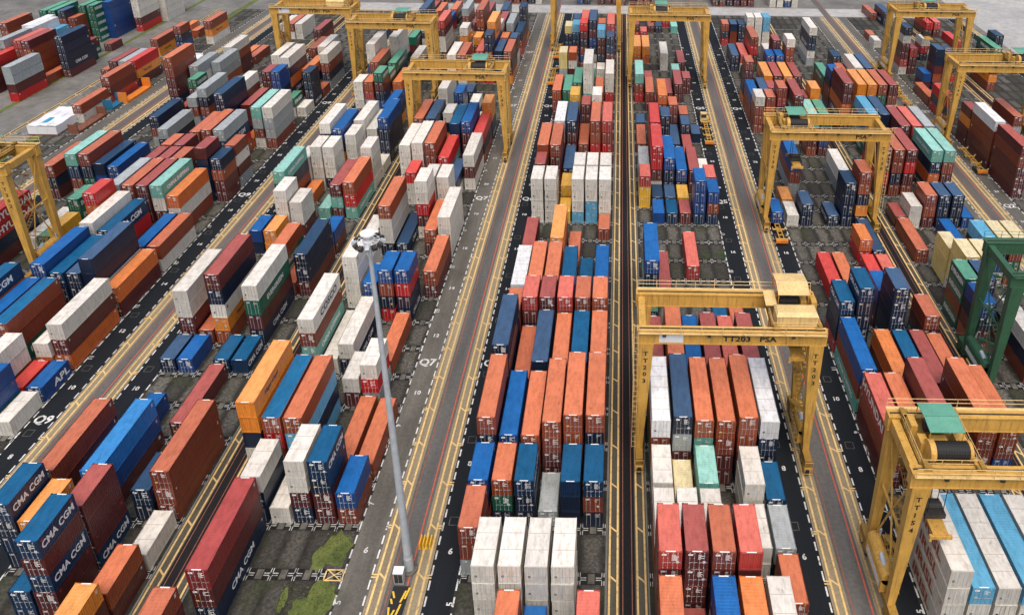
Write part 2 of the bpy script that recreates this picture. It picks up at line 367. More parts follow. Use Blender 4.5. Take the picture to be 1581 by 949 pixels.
# ------------------------------------------------------------------ containers
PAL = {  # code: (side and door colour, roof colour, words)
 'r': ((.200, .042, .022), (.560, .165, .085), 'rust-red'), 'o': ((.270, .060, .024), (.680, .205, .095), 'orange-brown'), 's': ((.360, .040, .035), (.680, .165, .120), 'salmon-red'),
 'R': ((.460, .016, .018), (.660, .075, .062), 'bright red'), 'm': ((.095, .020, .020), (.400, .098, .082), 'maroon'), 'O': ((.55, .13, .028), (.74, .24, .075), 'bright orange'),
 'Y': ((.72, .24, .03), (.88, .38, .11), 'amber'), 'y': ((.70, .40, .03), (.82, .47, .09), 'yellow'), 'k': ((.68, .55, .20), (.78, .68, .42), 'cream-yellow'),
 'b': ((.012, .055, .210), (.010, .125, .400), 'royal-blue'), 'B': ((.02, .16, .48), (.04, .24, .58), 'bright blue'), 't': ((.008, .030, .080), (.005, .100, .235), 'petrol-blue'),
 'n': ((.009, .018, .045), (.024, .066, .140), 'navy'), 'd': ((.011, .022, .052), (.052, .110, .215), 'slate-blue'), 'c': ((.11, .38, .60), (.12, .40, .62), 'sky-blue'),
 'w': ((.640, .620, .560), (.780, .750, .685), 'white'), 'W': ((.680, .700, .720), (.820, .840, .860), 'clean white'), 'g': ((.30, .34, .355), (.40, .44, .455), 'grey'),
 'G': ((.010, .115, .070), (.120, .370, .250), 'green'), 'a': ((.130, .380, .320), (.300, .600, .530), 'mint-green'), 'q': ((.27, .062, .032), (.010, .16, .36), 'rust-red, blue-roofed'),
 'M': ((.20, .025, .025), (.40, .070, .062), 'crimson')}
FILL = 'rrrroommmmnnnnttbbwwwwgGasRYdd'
CW, CH = 2.438, 2.591
def corr(y0, y1, pitch, depth):
    """trapezoid wave along y: list of (y, inset)"""
    n = max(2, int(round((y1-y0)/pitch))); p = (y1-y0)/n; out = [(y0, 0.0)]
    for i in range(n):
        a = y0+p*i; out += [(a+p*0.28, 0.0), (a+p*0.45, depth), (a+p*0.78, depth), (a+p*0.95, 0.0)]
    out.append((y1, 0.0)); return out
def body_mb(L, H, near_wall, smooth):
    mb = MB(); hx = CW/2; y0 = 0; y1 = L; zb, zt = 0.16, H-0.10
    dp = 0.012 if smooth else 0.036
    prof = corr(y0+0.16, y1-0.16, 0.28, dp)
    for s in (-1, 1):
        for (ya, da), (yb, db) in zip(prof, prof[1:]):
            xa, xb = s*(hx-0.02-da), s*(hx-0.02-db)
            q = [(xa, ya, zb), (xb, yb, zb), (xb, yb, zt), (xa, ya, zt)]
            mb.quad(*(q if s > 0 else q[::-1]))
        mb.box(*sorted((s*hx, s*(hx-0.10))), y0+0.16, y1-0.16, 0.02, zb)             # bottom rail
        mb.box(*sorted((s*(hx-0.002), s*(hx-0.08))), y0+0.16, y1-0.16, zt, H-0.015)   # top rail
        for ya, yb in ((y0, y0+0.16), (y1-0.16, y1)): mb.box(*sorted((s*hx, s*(hx-0.16))), ya+0.012, yb-0.012, 0.10, H-0.10)
    ends = [(y1-0.06, 1)]+([(y0+0.06, -1)] if near_wall else [])
    for ye, sg in ends:
        pr_ = corr(-hx+0.16, hx-0.16, 0.25, 0.04)
        for (xa, da), (xb, db) in zip(pr_, pr_[1:]):
            q = [(xa, ye-sg*da, zb), (xb, ye-sg*db, zb), (xb, ye-sg*db, zt), (xa, ye-sg*da, zt)]
            mb.quad(*(q if sg < 0 else q[::-1]))
    for ya, yb in ((y0+0.03, y0+0.12), (y1-0.12, y1-0.03)):
        mb.box(-hx+0.16, hx-0.16, ya, yb, 0.02, zb); mb.box(-hx+0.16, hx-0.16, ya, yb, zt, H-0.02)
    mb.box(-hx+0.1, hx-0.1, y0+0.13, y1-0.13, 0.06, 0.12)
    for s in (-1, 1):
        for ya in (y0, y1-0.178):
            for za in (0, H-0.118): mb.box(*sorted((s*(hx+0.004), s*(hx-0.166))), ya-0.004, ya+0.182, za, za+0.118+(0.004 if za else 0))
    return mb
def roof_mb(L, H, smooth):
    mb = MB(); hx = CW/2-0.07; z = H-0.045
    prof = corr(0.20, L-0.20, 0.36, 0.008 if not smooth else 0.003)
    for (ya, da), (yb, db) in zip(prof, prof[1:]): mb.quad((-hx, ya, z+0.018-da), (hx, ya, z+0.018-da), (hx, yb, z+0.018-db), (-hx, yb, z+0.018-db))
    for ya, yb in ((0.02, 0.20), (L-0.20, L-0.02)): mb.box(-hx+0.11, hx-0.11, ya, yb, z-0.03, z+0.022)
    for s in (-1, 1): mb.box(*sorted((s*(hx+0.055), s*(hx-0.02))), 0.19, L-0.19, z-0.03, z+0.030)
    if smooth:
        n = 3 if L < 8 else 6
        for k in range(1, n): mb.box(-hx, hx, L*k/n-0.03, L*k/n+0.03, z+0.016, z+0.024, 2)
    if not smooth:
        for ya in (0.05, L-0.16): mb.box(-0.52, 0.52, ya, ya+0.13, z+0.022, z+0.028, 1)      # white height plate
    return mb
def door_mb(H, s, reefer, plates):
    mb = MB(); hx = CW/2-0.17; x0, x1 = (0.012, hx) if s > 0 else (-hx, -0.012); z0, z1 = 0.17, H-0.14
    mb.box(x0, x1, 0.05, 0.09, z0, z1)
    if not reefer:
        for i in range(5):
            za = z0+0.12+i*(z1-z0-0.2)/5; mb.box(x0+0.08, x1-0.08, 0.030, 0.055, za, za+(z1-z0)/5*0.55)
    else: mb.box(x0+0.05, x1-0.05, 0.036, 0.055, z0+0.06, z1-0.06)
    for i in range(4):
        za = z0+0.2+i*(z1-z0-0.4)/3; xe = x1 if s > 0 else x0; mb.box(xe-0.05, xe+0.05, 0.012, 0.052, za-0.05, za+0.05)
    if plates:
        r = random.Random(plates*7+(1 if s > 0 else 2))
        if s > 0:
            for i in range(4+plates % 3):
                za = z1-0.35-i*0.16; mb.box(x0+0.12, x0+0.35+0.5*r.random(), 0.018, 0.032, za, za+0.07, 1)
            if plates % 2: mb.box(x1-0.42, x1-0.15, 0.018, 0.032, z0+0.75, z0+1.05, 1 if plates % 4 else 2)
        else:
            mb.box(x0+0.12, x0+0.62, 0.018, 0.032, z1-0.42, z1-0.18, 1)
            if plates % 3 == 0: mb.box(x0+0.2, x0+0.55, 0.018, 0.032, z0+0.8, z0+1.0, 2)
    return mb
def rod_mb(H, x):
    mb = MB(); mb.bar((x, 0.008, 0.10), (x, 0.008, H-0.08), 0.022, seg=5)
    for z in (0.20, 0.95, H-0.95, H-0.22): mb.box(x-0.055, x+0.055, 0.004, 0.05, z-0.04, z+0.04)
    mb.box(x-0.03, x+0.36, -0.006, 0.014, 1.02, 1.06)
    return mb
_mc = {}
def cmesh(key, fn, mats):
    if key not in _mc: _mc[key] = fn().mesh(key[0], mats)
    return _mc[key]
def text_for(code, L, seed):
    """lettering of the side wall that shows: (text, height, material, place along the side, wide, repeats)"""
    r = seed % 10
    if code == 't': return ('CMA CGM', 1.25, 'white', 0.5, 0.86 if L == 2 else 1.0) if r < 8 else None
    if code == 'Y': return ('Hapag-Lloyd', 0.8, 'navy_text', 0.42, 1.0) if L == 4 else None
    if code == 'a': return ('CHINA SHIPPING', 0.85, 'white', 0.5, 1.0) if L == 4 and r < 7 else None
    if code == 'G': return ('EVERGREEN', 0.95, 'white', 0.5, 1.0 if L == 4 else 0.75) if r < 8 else None
    if code in 'nd': return ('CMA CGM', 0.95, 'white', 0.5, 0.8 if L == 2 else 1.0) if r < 2 else None
    return None
MANUAL = {('Q10', 1, 10, 4, 0): None}
MANUAL[('Q10', 3, 9, 3)] = MANUAL[('Q10', 3, 9, 2)] = ('HYUNDAI', 1.5, 'white', 0.62, 1.1)
for _t in range(4): MANUAL[('Q4', 1, -1, _t)] = ('IRISL', 1.5, 'rust_text', 0.42, 1.35)
MANUAL[('Q4', 1, 2, 2)] = ('HYUNDAI', 1.45, 'white', 0.62, 1.1)
MANUAL[('Q9', 6, 4, 0)] = ('APL', 1.25, 'white', 0.72, 1.2); MANUAL[('Q8', 4, 1, 3)] = ('APL', 1.1, 'white', 0.08, 1.1)
MANUAL[('Q7', 1, 5, 3)] = ('COSCO', 1.25, 'navy_text', 0.55, 1.3)
def side_x(X): return 1 if X < -6 else -1
def lettering_mb(spec, L, H, sx):
    s, h, mt, at, wide = spec; ln = 6.058 if L == 2 else 12.192; mb = MB()
    x = sx*(CW/2+0.004); y = ln*at
    _, _, wd = text_geo(s); h = min(h, (ln-0.9)/(wd*wide)); y = min(max(y, wd*h*wide/2+0.3), ln-wd*h*wide/2-0.3)
    add_text(mb, s, (x, y, H*0.52), (0, sx, 0), (0, 0, 1), h, wide=wide)
    return mb, mt
def small_marks_mb(L, H, sx, seed):
    """number plates stencilled near the two ends of a side wall, a few strokes each"""
    mb = MB(); ln = 6.058 if L == 2 else 12.192; r = random.Random(seed); x = sx*(CW/2+0.005)
    for y in (0.55, ln-0.75):
        if r.random() < 0.35: continue
        for i in range(r.choice((3, 4, 5))):
            z = H-0.42-i*0.13; y2 = y+0.16+0.25*r.random()
            q = [(x, y, z), (x, y2, z), (x, y2, z+0.075), (x, y, z+0.075)]
            mb.quad(*(q if sx > 0 else q[::-1]))
    return mb
def near_kind(code, seed):
    if code in 'wW': return 'reefer' if code == 'w' else 'reefer'
    return 'wall' if seed % 100 < 9 else 'door'
def jitter(seed):
    r = random.Random(seed*31+7); return (r.uniform(-.035, .035), r.uniform(-.05, .05))
def container(b, row, k, L, t, z, H, code, seed, label, at=None):
    ln = 6.058 if L == 2 else 12.192
    X, Y = at or (rowx(b, row)+CW/2, ystart(k, L)); jx, jy = jitter(seed)
    side, top, _ = PAL[code]; ree = code in 'wW'; nk = near_kind(code, seed); sx = side_x(X)
    root = thing('refrigerated_container' if ree else 'shipping_container', label, 'container', (X+jx, Y+jy, z), 0, 'white refrigerated containers' if ree else 'shipping containers stacked in the yard')
    hk = round(H, 2); v = 0.90+0.2*random.Random(seed).random()
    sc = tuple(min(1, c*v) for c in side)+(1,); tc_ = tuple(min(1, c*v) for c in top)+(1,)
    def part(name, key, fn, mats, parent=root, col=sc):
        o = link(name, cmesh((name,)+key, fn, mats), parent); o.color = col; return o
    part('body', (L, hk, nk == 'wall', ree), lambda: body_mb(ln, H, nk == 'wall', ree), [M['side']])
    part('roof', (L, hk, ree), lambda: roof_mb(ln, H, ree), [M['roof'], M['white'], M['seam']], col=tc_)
    if nk != 'wall':
        pl = 0 if ree else 1+seed % 7
        for s in (-1, 1):
            d = part('door', (hk, s, ree, pl), lambda: door_mb(H, s, ree, pl), [M['side'], M['white'], M['yellow_text']])
            for xx in (s*0.28, s*0.76):
                part('lock_rod', (hk, xx), lambda: rod_mb(H, xx), [M['rod'] if not ree else M['galv']], parent=d)
        if ree: part('vent_hatch', (hk,), lambda: vent_mb(H), [M['black']])
    spec = MANUAL.get((b, row, k, t)) or text_for(code, L, seed)
    if spec:
        key = ('lettering', L, hk, sx)+spec
        if key not in _mc: mb, mt = lettering_mb(spec, L, H, sx); _mc[key] = mb.mesh('lettering', [M[mt]])
        link('lettering', _mc[key], root)
    if seed % 3 != 0 and code not in 'y':
        key = ('marks', L, hk, sx, seed % 5)
        if key not in _mc: _mc[key] = small_marks_mb(L, H, sx, seed % 5).mesh('number_plate', [M['redmark'] if ree else M['white']])
        if len(_mc[key].polygons): link('number_plate', _mc[key], root)
    return root
def vent_mb(H):
    mb = MB(); mb.box(-0.86, -0.62, 0.004, 0.05, H*0.34, H*0.34+0.26); return mb
# mass of the smaller, farther ones: one object
class Mass:
    def __init__(s): s.v = []; s.f = []; s.m = []; s.c = []
    def box(s, x0, x1, y0, y1, z0, z1, col, mi=0, bottom=False):
        n = len(s.v)
        s.v += [(x0, y0, z0), (x1, y0, z0), (x1, y1, z0), (x0, y1, z0), (x0, y0, z1), (x1, y0, z1), (x1, y1, z1), (x0, y1, z1)]
        for q in ((4, 5, 6, 7), (0, 1, 5, 4), (1, 2, 6, 5), (2, 3, 7, 6), (3, 0, 4, 7)):
            s.f.append(tuple(n+i for i in q)); s.m.append(mi); s.c.append(col)
    def quad(s, a, b, c, d, col, mi=0):
        n = len(s.v); s.v += [a, b, c, d]; s.f.append((n, n+1, n+2, n+3)); s.m.append(mi); s.c.append(col)
    def text(s, word, o, ux, uy, h, wide, col):
        mb = MB(); add_text(mb, word, o, ux, uy, h, wide=wide); n = len(s.v); s.v += mb.v
        for f in mb.f: s.f.append(tuple(n+i for i in f)); s.m.append(0); s.c.append(col)
mass = Mass()
TXT = {'white': (.8, .8, .78), 'navy_text': (.03, .04, .08), 'redmark': (.55, .06, .04), 'rust_text': (.4, .12, .06), 'yellow_text': (.8, .5, .04)}
def mass_container(b, row, k, L, t, z, H, code, seed):
    ln = 6.058 if L == 2 else 12.192
    X = rowx(b, row)+CW/2; Y = ystart(k, L); jx, jy = jitter(seed); x0 = X+jx-CW/2; y0 = Y+jy; x1 = x0+CW; y1 = y0+ln
    put_mass(x0, x1, y0, y1, z, H, code, seed, b, row, k, L, t)
def put_mass(x0, x1, y0, y1, z, H, code, seed, b=None, row=0, k=0, L=2, t=0):
    side, top, _ = PAL[code]; v = 0.88+0.24*random.Random(seed).random(); ree = code in 'wW'
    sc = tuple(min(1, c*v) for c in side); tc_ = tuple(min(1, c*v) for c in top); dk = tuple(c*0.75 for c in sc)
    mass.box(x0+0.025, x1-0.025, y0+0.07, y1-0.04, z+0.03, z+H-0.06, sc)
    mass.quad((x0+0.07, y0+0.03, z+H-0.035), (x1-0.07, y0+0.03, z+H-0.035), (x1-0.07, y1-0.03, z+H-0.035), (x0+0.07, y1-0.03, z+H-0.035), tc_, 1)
    for xa in (x0, x1-0.13):
        mass.box(xa, xa+0.13, y0, y0+0.15, z, z+H, sc); mass.box(xa, xa+0.13, y1-0.15, y1, z, z+H, sc)
        mass.box(xa+0.003, xa+0.127, y0+0.15, y1-0.15, z+H-0.14, z+H-0.012, sc)
    mass.box(x0+0.13, x1-0.13, y0+0.01, y0+0.12, z+0.02, z+0.16, sc); mass.box(x0+0.13, x1-0.13, y0+0.01, y0+0.12, z+H-0.13, z+H-0.015, sc)
    nk = near_kind(code, seed)
    if nk == 'door':
        rc = (.36, .36, .36) if max(sc) < .45 else (.30, .28, .26)
        for f in (0.16, 0.36, 0.64, 0.84):
            xx = x0+CW*f; mass.box(xx-0.028, xx+0.028, y0+0.02, y0+0.075, z+0.14, z+H-0.12, rc)
        mass.box(x0+CW/2-0.02, x0+CW/2+0.02, y0+0.05, y0+0.075, z+0.16, z+H-0.14, dk)
        r = random.Random(seed+5)
        mass.box(x0+0.3, x0+0.8, y0+0.055, y0+0.073, z+H-0.55, z+H-0.33, (.62, .62, .6))
        for i in range(3): mass.box(x0+1.45, x0+1.6+0.5*r.random(), y0+0.055, y0+0.073, z+H-0.5-i*0.2, z+H-0.42-i*0.2, (.6, .6, .58))
        if seed % 4 == 0: mass.box(x0+1.7, x0+1.98, y0+0.053, y0+0.073, z+0.8, z+1.1, (.75, .45, .05) if seed % 8 == 0 else (.6, .6, .58))
        if seed % 3: mass.quad((x0+0.7, y0+0.10, z+H-0.030), (x1-0.7, y0+0.10, z+H-0.030), (x1-0.7, y0+0.26, z+H-0.030), (x0+0.7, y0+0.26, z+H-0.030), (.75, .75, .73))
    elif nk == 'reefer':
        for f in (0.30, 0.5, 0.70):
            xx = x0+CW*f; mass.box(xx-0.022, xx+0.022, y0+0.03, y0+0.075, z+0.16, z+H-0.14, (.30, .29, .27))
        mass.box(x0+0.36, x0+0.60, y0+0.04, y0+0.073, z+H*0.34, z+H*0.34+0.28, (.02, .02, .02))
    sx = side_x((x0+x1)/2); spec = MANUAL.get((b, row, k, t)) or text_for(code, L, seed)
    xs = (x1+0.004) if sx > 0 else (x0-0.004)
    if spec and b:
        s, h, mt, at, wide = spec; ln = y1-y0; _, _, wd = text_geo(s); h = min(h, (ln-0.9)/(wd*wide)); y = y0+min(max(ln*at, wd*h*wide/2+0.3), ln-wd*h*wide/2-0.3)
        mass.text(s, (xs, y, z+H*0.52), (0, sx, 0), (0, 0, 1), h, wide, TXT[mt])
    elif seed % 2:
        cc = (.5, .06, .04) if ree else (.65, .65, .63); ya = y0+0.5 if seed % 4 == 1 else y1-1.0
        q = [(xs, ya, z+H-1.0), (xs, ya+0.4, z+H-1.0), (xs, ya+0.4, z+H-0.5), (xs, ya, z+H-0.5)]
        mass.quad(*(q if sx > 0 else q[::-1]), cc)
def build_mass():
    me = bpy.data.meshes.new('container_stack'); me.from_pydata(mass.v, [], mass.f)
    me.materials.append(M['side_mass']); me.materials.append(M['roof_mass']); me.polygons.foreach_set('material_index', mass.m)
    a = me.attributes.new('Col', 'FLOAT_COLOR', 'FACE'); flat_ = []
    for c in mass.c: flat_ += [c[0], c[1], c[2], 1.0]
    a.data.foreach_set('color', flat_); me.update()
    return tag(link('container_stacks', me), 'smaller and farther shipping containers of every colour filling the yard', 'containers', 'shipping containers stacked in the yard', 'stuff')
ORD = ['first', 'second', 'third', 'fourth', 'fifth', 'sixth']
def make_label(b, row, k, L, t, n, code):
    rk = row if b in LANE_LEFT or b == 'Q12' else 7-row
    pos = 'atop its stack' if t == n-1 and n > 1 else ('' if n == 1 else ('lowest of its stack' if t == 0 else ORD[t]+' tier'))
    if n == 1: pos = 'unstacked'
    return f"{'long' if L == 4 else 'short'} {PAL[code][2]} container, {pos}, {ORD[rk-1]} row from {b} lane, at painted {k+6}"
KEYS = list(PAL)
def load(data):
    """each entry: block, row, slot, length (2 = short, 4 = long), tiers, tall tiers, bits of the tiers built one by one, paints from the top down"""
    for si, it in enumerate(data):
        b, (row, k, L, n, m, bits), col = 'Q%d' % it[0], it[1:7], it[7:]
        r = random.Random(si*977+13); z = 0
        cols = [KEYS[c] if c >= 0 else r.choice(FILL) for c in col]+[r.choice(FILL) for _ in range(n-len(col))]; cols = cols[::-1]
        for t in range(n):
            H = CH+(0.305 if t >= n-m else 0); code = cols[t]; seed = si*10+t+1
            if bits >> t & 1: container(b, row, k, L, t, z, H, code, seed, make_label(b, row, k, L, t, n, code))
            else: mass_container(b, row, k, L, t, z, H, code, seed)
            z += H

NTH = 'first second third fourth fifth sixth seventh eighth ninth tenth 11th 12th 13th 14th 15th 16th 17th 18th 19th 20th 21st 22nd 23rd 24th 25th 26th'.split()
def load_free(data):
    """far left yard: x and y in centimetres, length, tiers, bits, paints from the top down"""
    for i, it in enumerate(data):
        x, y, L, n, bits = it[0]/100, it[1]/100, it[2], it[3], it[4]; cols = [KEYS[c] for c in it[5:]][::-1]; z = 0
        for t in range(n):
            H = CH; code = cols[t]; seed = 50000+i*10+t
            pos = 'unstacked' if n == 1 else ('atop its stack' if t == n-1 else 'lowest of its stack' if t == 0 else ORD[t]+' tier')
            if bits >> t & 1: container('Q12', 0, i, L, t, z, H, code, seed, f"{'long' if L == 4 else 'short'} {PAL[code][2]} container, {pos}, {NTH[i] if i < 26 else 'far'} stack along the far left road", (x+CW/2, y))
            else: put_mass(x, x+CW, y, y+(6.058 if L == 2 else 12.192), z, H, code, seed, 'Q12', 0, i, L, t)
            z += H
DATA = [
(2,1,16,4,5,0,16,16,0,0,4,4), (2,1,14,4,5,0,31,4,0,4,4,4), (2,1,18,2,4,0,0,4,6,4,4), (2,1,20,4,3,0,4,3,12,3), (9,1,10,2,5,0,16,3,5,0,4,4), (10,6,11,2,3,0,4,18,18,0), (10,6,10,2,2,0,2,7,0), (10,3,9,4,4,0,15,3,3,12,4),
(6,1,0,2,3,0,4,0,0,17), (6,2,-1,2,4,0,14,15,15,15,15), (6,3,-1,2,4,0,8,15,15,15,15), (6,4,-1,2,4,0,12,15,15,15,15), (6,5,-1,2,4,0,14,15,15,15,15), (6,3,-2,2,3,0,4,1,0,0), (6,4,-2,2,2,0,0,9,9), (6,6,-2,2,3,0,4,2),
(6,1,1,2,3,0,4,9,12), (6,2,1,2,3,0,6,1,18,12), (6,3,1,2,3,0,6,11,12,12), (6,4,1,2,1,0,1,17), (6,5,1,2,3,0,6,11,12,12), (6,6,1,2,3,0,4,11,0,12), (6,1,2,4,4,2,12,1,12,12), (6,2,2,4,3,1,4,9,12),
(6,3,2,4,3,1,4,1,1,0), (6,4,2,4,4,0,14,1,0,4,4), (6,5,2,4,4,4,8,1,1,1,12), (6,6,2,4,4,4,8,1,12,0,0), (6,1,4,4,4,4,8,13,12,12,12), (6,2,4,4,2,1,2,0,4), (6,3,4,4,3,3,4,13,12,12), (6,4,4,4,3,1,4,1,1,0),
(6,5,4,4,3,3,4,11,0,12), (6,6,4,4,3,3,4,1,1,0), (6,2,6,2,4,0,8,2,4), (6,3,6,2,4,0,8,4,4), (6,4,6,2,4,0,8,2,0), (6,5,6,2,4,0,8,0,4), (6,6,6,2,4,0,8,1,1), (6,1,6,2,3,0,0,1,0),
(6,1,7,4,3,0,4,16,15), (6,2,7,4,3,3,4,1,0), (6,3,7,4,3,3,4,1,0,0), (6,4,7,4,3,0,4,11,12), (6,5,7,4,2,0,0,11), (6,6,7,4,3,1,4,9,12), (6,1,9,4,2,2,2,4,0), (6,3,9,4,3,3,4,6,0,0),
(6,4,9,4,1,0,0,0), (6,6,11,2,1,0,0,0), (6,1,12,2,4,0,8,15,15,15,15), (6,2,12,2,4,0,8,15,15,15,15), (6,3,13,2,2,0,0,7,7), (6,3,12,2,1,0,0,7), (6,4,12,2,4,0,8,15,15,15,14), (6,5,12,2,4,0,8,15,15,14,14),
(6,6,12,2,4,0,8,15,15,15,15), (6,4,13,2,4,0,0,15,15,15,15), (6,5,13,2,4,0,0,15,15,15,15), (6,6,13,2,4,0,0,15,15,15,15), (6,1,14,4,4,4,8,1,0,4), (6,1,13,2,4,0,0,4,0), (6,2,14,4,4,4,8,0,4,4,0), (6,3,16,4,4,4,8,13,4,4,12),
(6,3,14,4,2,2,0,13,12), (6,4,16,4,2,1,0,0,4), (6,5,16,4,4,4,0,0,1,3), (6,6,16,4,4,4,0,2,0,3), (6,2,16,4,4,4,8,16,15), (6,4,18,2,4,0,0,4,4,17), (6,5,18,2,5,0,0,15,0), (6,6,22,4,3,3,0,15,15,3),
(6,5,21,4,2,1,0,1,0), (6,6,27,2,1,0,0,1), (6,1,20,4,3,3,0,1,0,4), (6,2,20,4,3,3,0,18,18), (6,3,18,2,5,0,0,7,7), (6,3,20,4,4,2,0,18,18,4), (6,4,22,4,2,2,0,18,4), (6,1,24,2,4,0,0,8,8,17),
(6,2,24,2,4,0,0,1,15,4), (6,4,20,4,6,3,0,15,15), (6,5,24,2,2,0,0,15,15), (6,4,25,2,1,0,0,15), (6,1,28,2,4,0,0,8,12), (6,2,27,2,5,0,0,14,11,12), (6,3,26,2,6,0,0,3,4,12), (6,5,25,2,6,0,0,14,4,4),
(6,6,24,2,6,0,0,13,11,4), (6,6,28,2,4,0,0,2,4), (6,5,26,2,6,0,0,1,4), (6,6,25,4,6,6,0,2,4), (6,4,26,4,6,3,0,13,4), (6,3,27,4,5,5,0,2,4), (6,2,28,2,5,0,0,13,0), (5,1,31,2,2,0,0,4,3),
(5,2,31,2,1,0,0,2), (5,3,32,2,1,0,0,4), (5,4,32,2,1,0,0,12), (5,5,33,2,1,0,0,3), (5,6,32,2,1,0,0,19), (5,1,-2,2,4,0,8,1,4,4), (5,3,-2,2,4,0,8,9,12), (5,4,-2,2,4,0,8,5,4),
(5,2,-2,2,2,0,0,4), (5,5,-2,2,4,0,8,15), (5,6,-1,2,2,0,2,1,1), (5,1,-1,2,5,0,16,2,4,4,4,4), (5,2,-1,2,5,0,28,4,4,4,4,4), (5,3,-1,2,5,0,16,0,4,12,4), (5,4,-1,2,5,0,16,2,4,1,4), (5,5,0,2,2,0,2,15,15),
(5,6,0,2,2,0,2,17,12), (5,1,0,2,3,0,4,15,0), (5,2,0,2,3,0,4,15,15), (5,3,0,2,3,0,4,15,15), (5,5,1,2,3,0,4,15,15,15), (5,6,1,2,2,0,2,11,12), (5,1,1,2,3,0,4,15,15), (5,2,1,2,2,0,2,8),
(5,3,1,2,3,0,4,19,15), (5,1,2,4,4,2,8,16,0,1), (5,2,2,4,4,4,12,13,17,4,12), (5,3,2,4,4,2,8,1,19,4), (5,4,2,4,4,2,12,1,0,4,4), (5,5,2,4,4,4,8,1,1,4), (5,6,2,4,4,2,12,16,12,12,12), (5,2,4,4,4,0,8,1,1),
(5,3,4,4,3,1,4,9,12), (5,4,4,4,3,3,4,4,4), (5,5,4,4,3,1,4,2,0), (5,6,4,4,3,3,4,4,0), (5,5,6,2,2,0,0,11,12), (5,6,6,2,2,0,0,1,1), (5,1,4,4,3,0,4,4), (5,1,7,4,5,0,16,9,12),
(5,2,8,4,1,0,1,4), (5,4,9,4,1,1,1,2), (5,1,13,2,3,0,0,2,7,7), (5,2,13,2,1,0,0,12), (5,2,12,2,1,0,0,9), (5,3,13,2,1,0,0,13), (5,3,12,2,1,0,0,11), (5,4,13,2,1,0,0,7),
(5,4,12,2,1,0,0,4), (5,5,12,2,4,0,0,9,9,9,11), (5,6,13,2,3,0,0,2,9), (5,6,12,2,3,0,0,9,0,11), (5,1,14,4,2,2,0,17,17), (5,1,17,4,1,0,0,0), (5,1,19,2,1,0,0,13), (5,2,14,4,4,4,8,3,3,4),
(5,2,16,4,4,4,0,3,3,4), (5,3,14,4,3,3,4,9,12), (5,3,17,2,4,0,0,13,12,8), (5,4,17,4,1,0,0,13), (5,4,14,4,2,2,2,9,12), (5,5,18,2,2,0,0,13,12), (5,5,16,4,1,1,0,4), (5,5,14,4,2,2,0,4,4),
(5,6,18,2,1,0,0,13), (5,6,15,2,1,0,0,15), (5,4,19,2,3,0,0,0,4,4), (5,5,19,2,2,0,0,0,4), (5,3,21,2,1,0,0,3), (5,3,19,4,4,0,0,5,4), (5,2,21,4,2,2,0,0,4), (5,4,22,4,1,1,0,4),
(5,5,22,4,2,2,0,4,4), (5,6,23,2,2,0,0,4,4), (5,5,24,2,2,0,0,19,19), (5,1,22,4,3,3,0,19,0,3), (5,2,23,2,2,0,0,4,4), (5,4,26,4,2,2,0,15,15), (5,6,26,4,1,1,0,4), (5,1,27,4,2,2,0,6,5),
(5,2,27,4,2,2,0,6,5), (4,1,-1,4,4,0,15,15,15,15,15), (4,2,-1,4,3,0,6,14,15,15), (4,3,-1,4,3,0,4,15,15,15), (4,4,-1,4,3,0,4,14,15), (4,5,-1,4,3,0,4,15,15), (4,1,2,4,3,3,7,2,0,4), (4,2,2,4,3,3,6,1,0,4),
(4,3,2,4,4,4,14,4,4,4), (4,5,2,4,4,4,15,1,0,0,4), (4,6,2,4,4,0,12,1,0), (4,1,4,4,3,1,7,9,0,19), (4,3,4,4,2,2,2,5,4), (4,4,4,4,2,2,2,11,12), (4,5,4,4,2,2,2,4,4), (4,6,4,4,2,0,2,1),
(4,6,6,2,3,0,4,0,4), (4,2,6,2,5,0,16,11,12,12,12,12), (4,4,7,2,3,0,0,9,12,4), (4,4,6,2,5,0,28,13,12,12,12,12), (4,1,6,2,4,0,8,11,12,12), (4,2,8,4,1,1,1,3), (4,3,8,4,1,1,1,1), (4,5,8,4,1,0,0,3),
(4,6,8,4,1,0,0,2), (4,5,10,2,2,0,2,5,3), (4,6,10,4,1,0,1,12), (4,5,12,2,4,0,8,12,12,12,12), (4,6,12,2,5,0,16,0,1,12,6), (4,6,14,4,2,2,2,15,17), (4,2,14,4,3,3,4,9,0,17), (4,2,12,2,2,0,2,13,12),
(4,4,12,2,1,0,1,13), (4,1,13,2,1,0,0,6), (4,1,12,2,1,0,1,15), (4,2,19,2,4,0,0,0,5), (4,1,19,2,4,0,0,15,0,0,0), (4,2,24,4,1,1,0,13), (4,1,20,4,3,1,0,9,0), (4,1,26,4,2,1,0,13,12),
(4,2,26,4,2,2,0,2), (4,1,22,2,5,0,0,0,4,12), (4,3,26,4,4,4,0,0,3,4), (4,1,30,2,3,0,0,0,12,3), (4,2,30,2,3,0,0,13,0,0), (4,3,30,2,3,0,0,12,12,12), (4,4,30,2,4,0,0,15,15), (4,5,30,2,4,0,0,15,15,15,15),
(4,6,30,2,4,0,0,14,14,15,15), (4,5,25,2,5,0,0,4,4), (4,6,24,2,6,0,0,15), (4,5,26,4,2,2,0,15,15), (4,4,24,2,4,0,0,9,12), (4,5,24,2,4,0,0,9,12), (4,3,22,4,3,3,0,6), (4,4,22,4,3,3,0,4),
(4,5,22,4,3,3,0,6), (4,6,22,4,3,3,0,4,4), (4,2,20,4,3,3,0,13,4), (4,3,21,2,3,0,0,4), (4,3,19,2,5,0,0,0), (4,4,18,4,5,2,16,4), (4,5,21,2,2,0,0,9,12), (4,5,19,2,4,0,0,4),
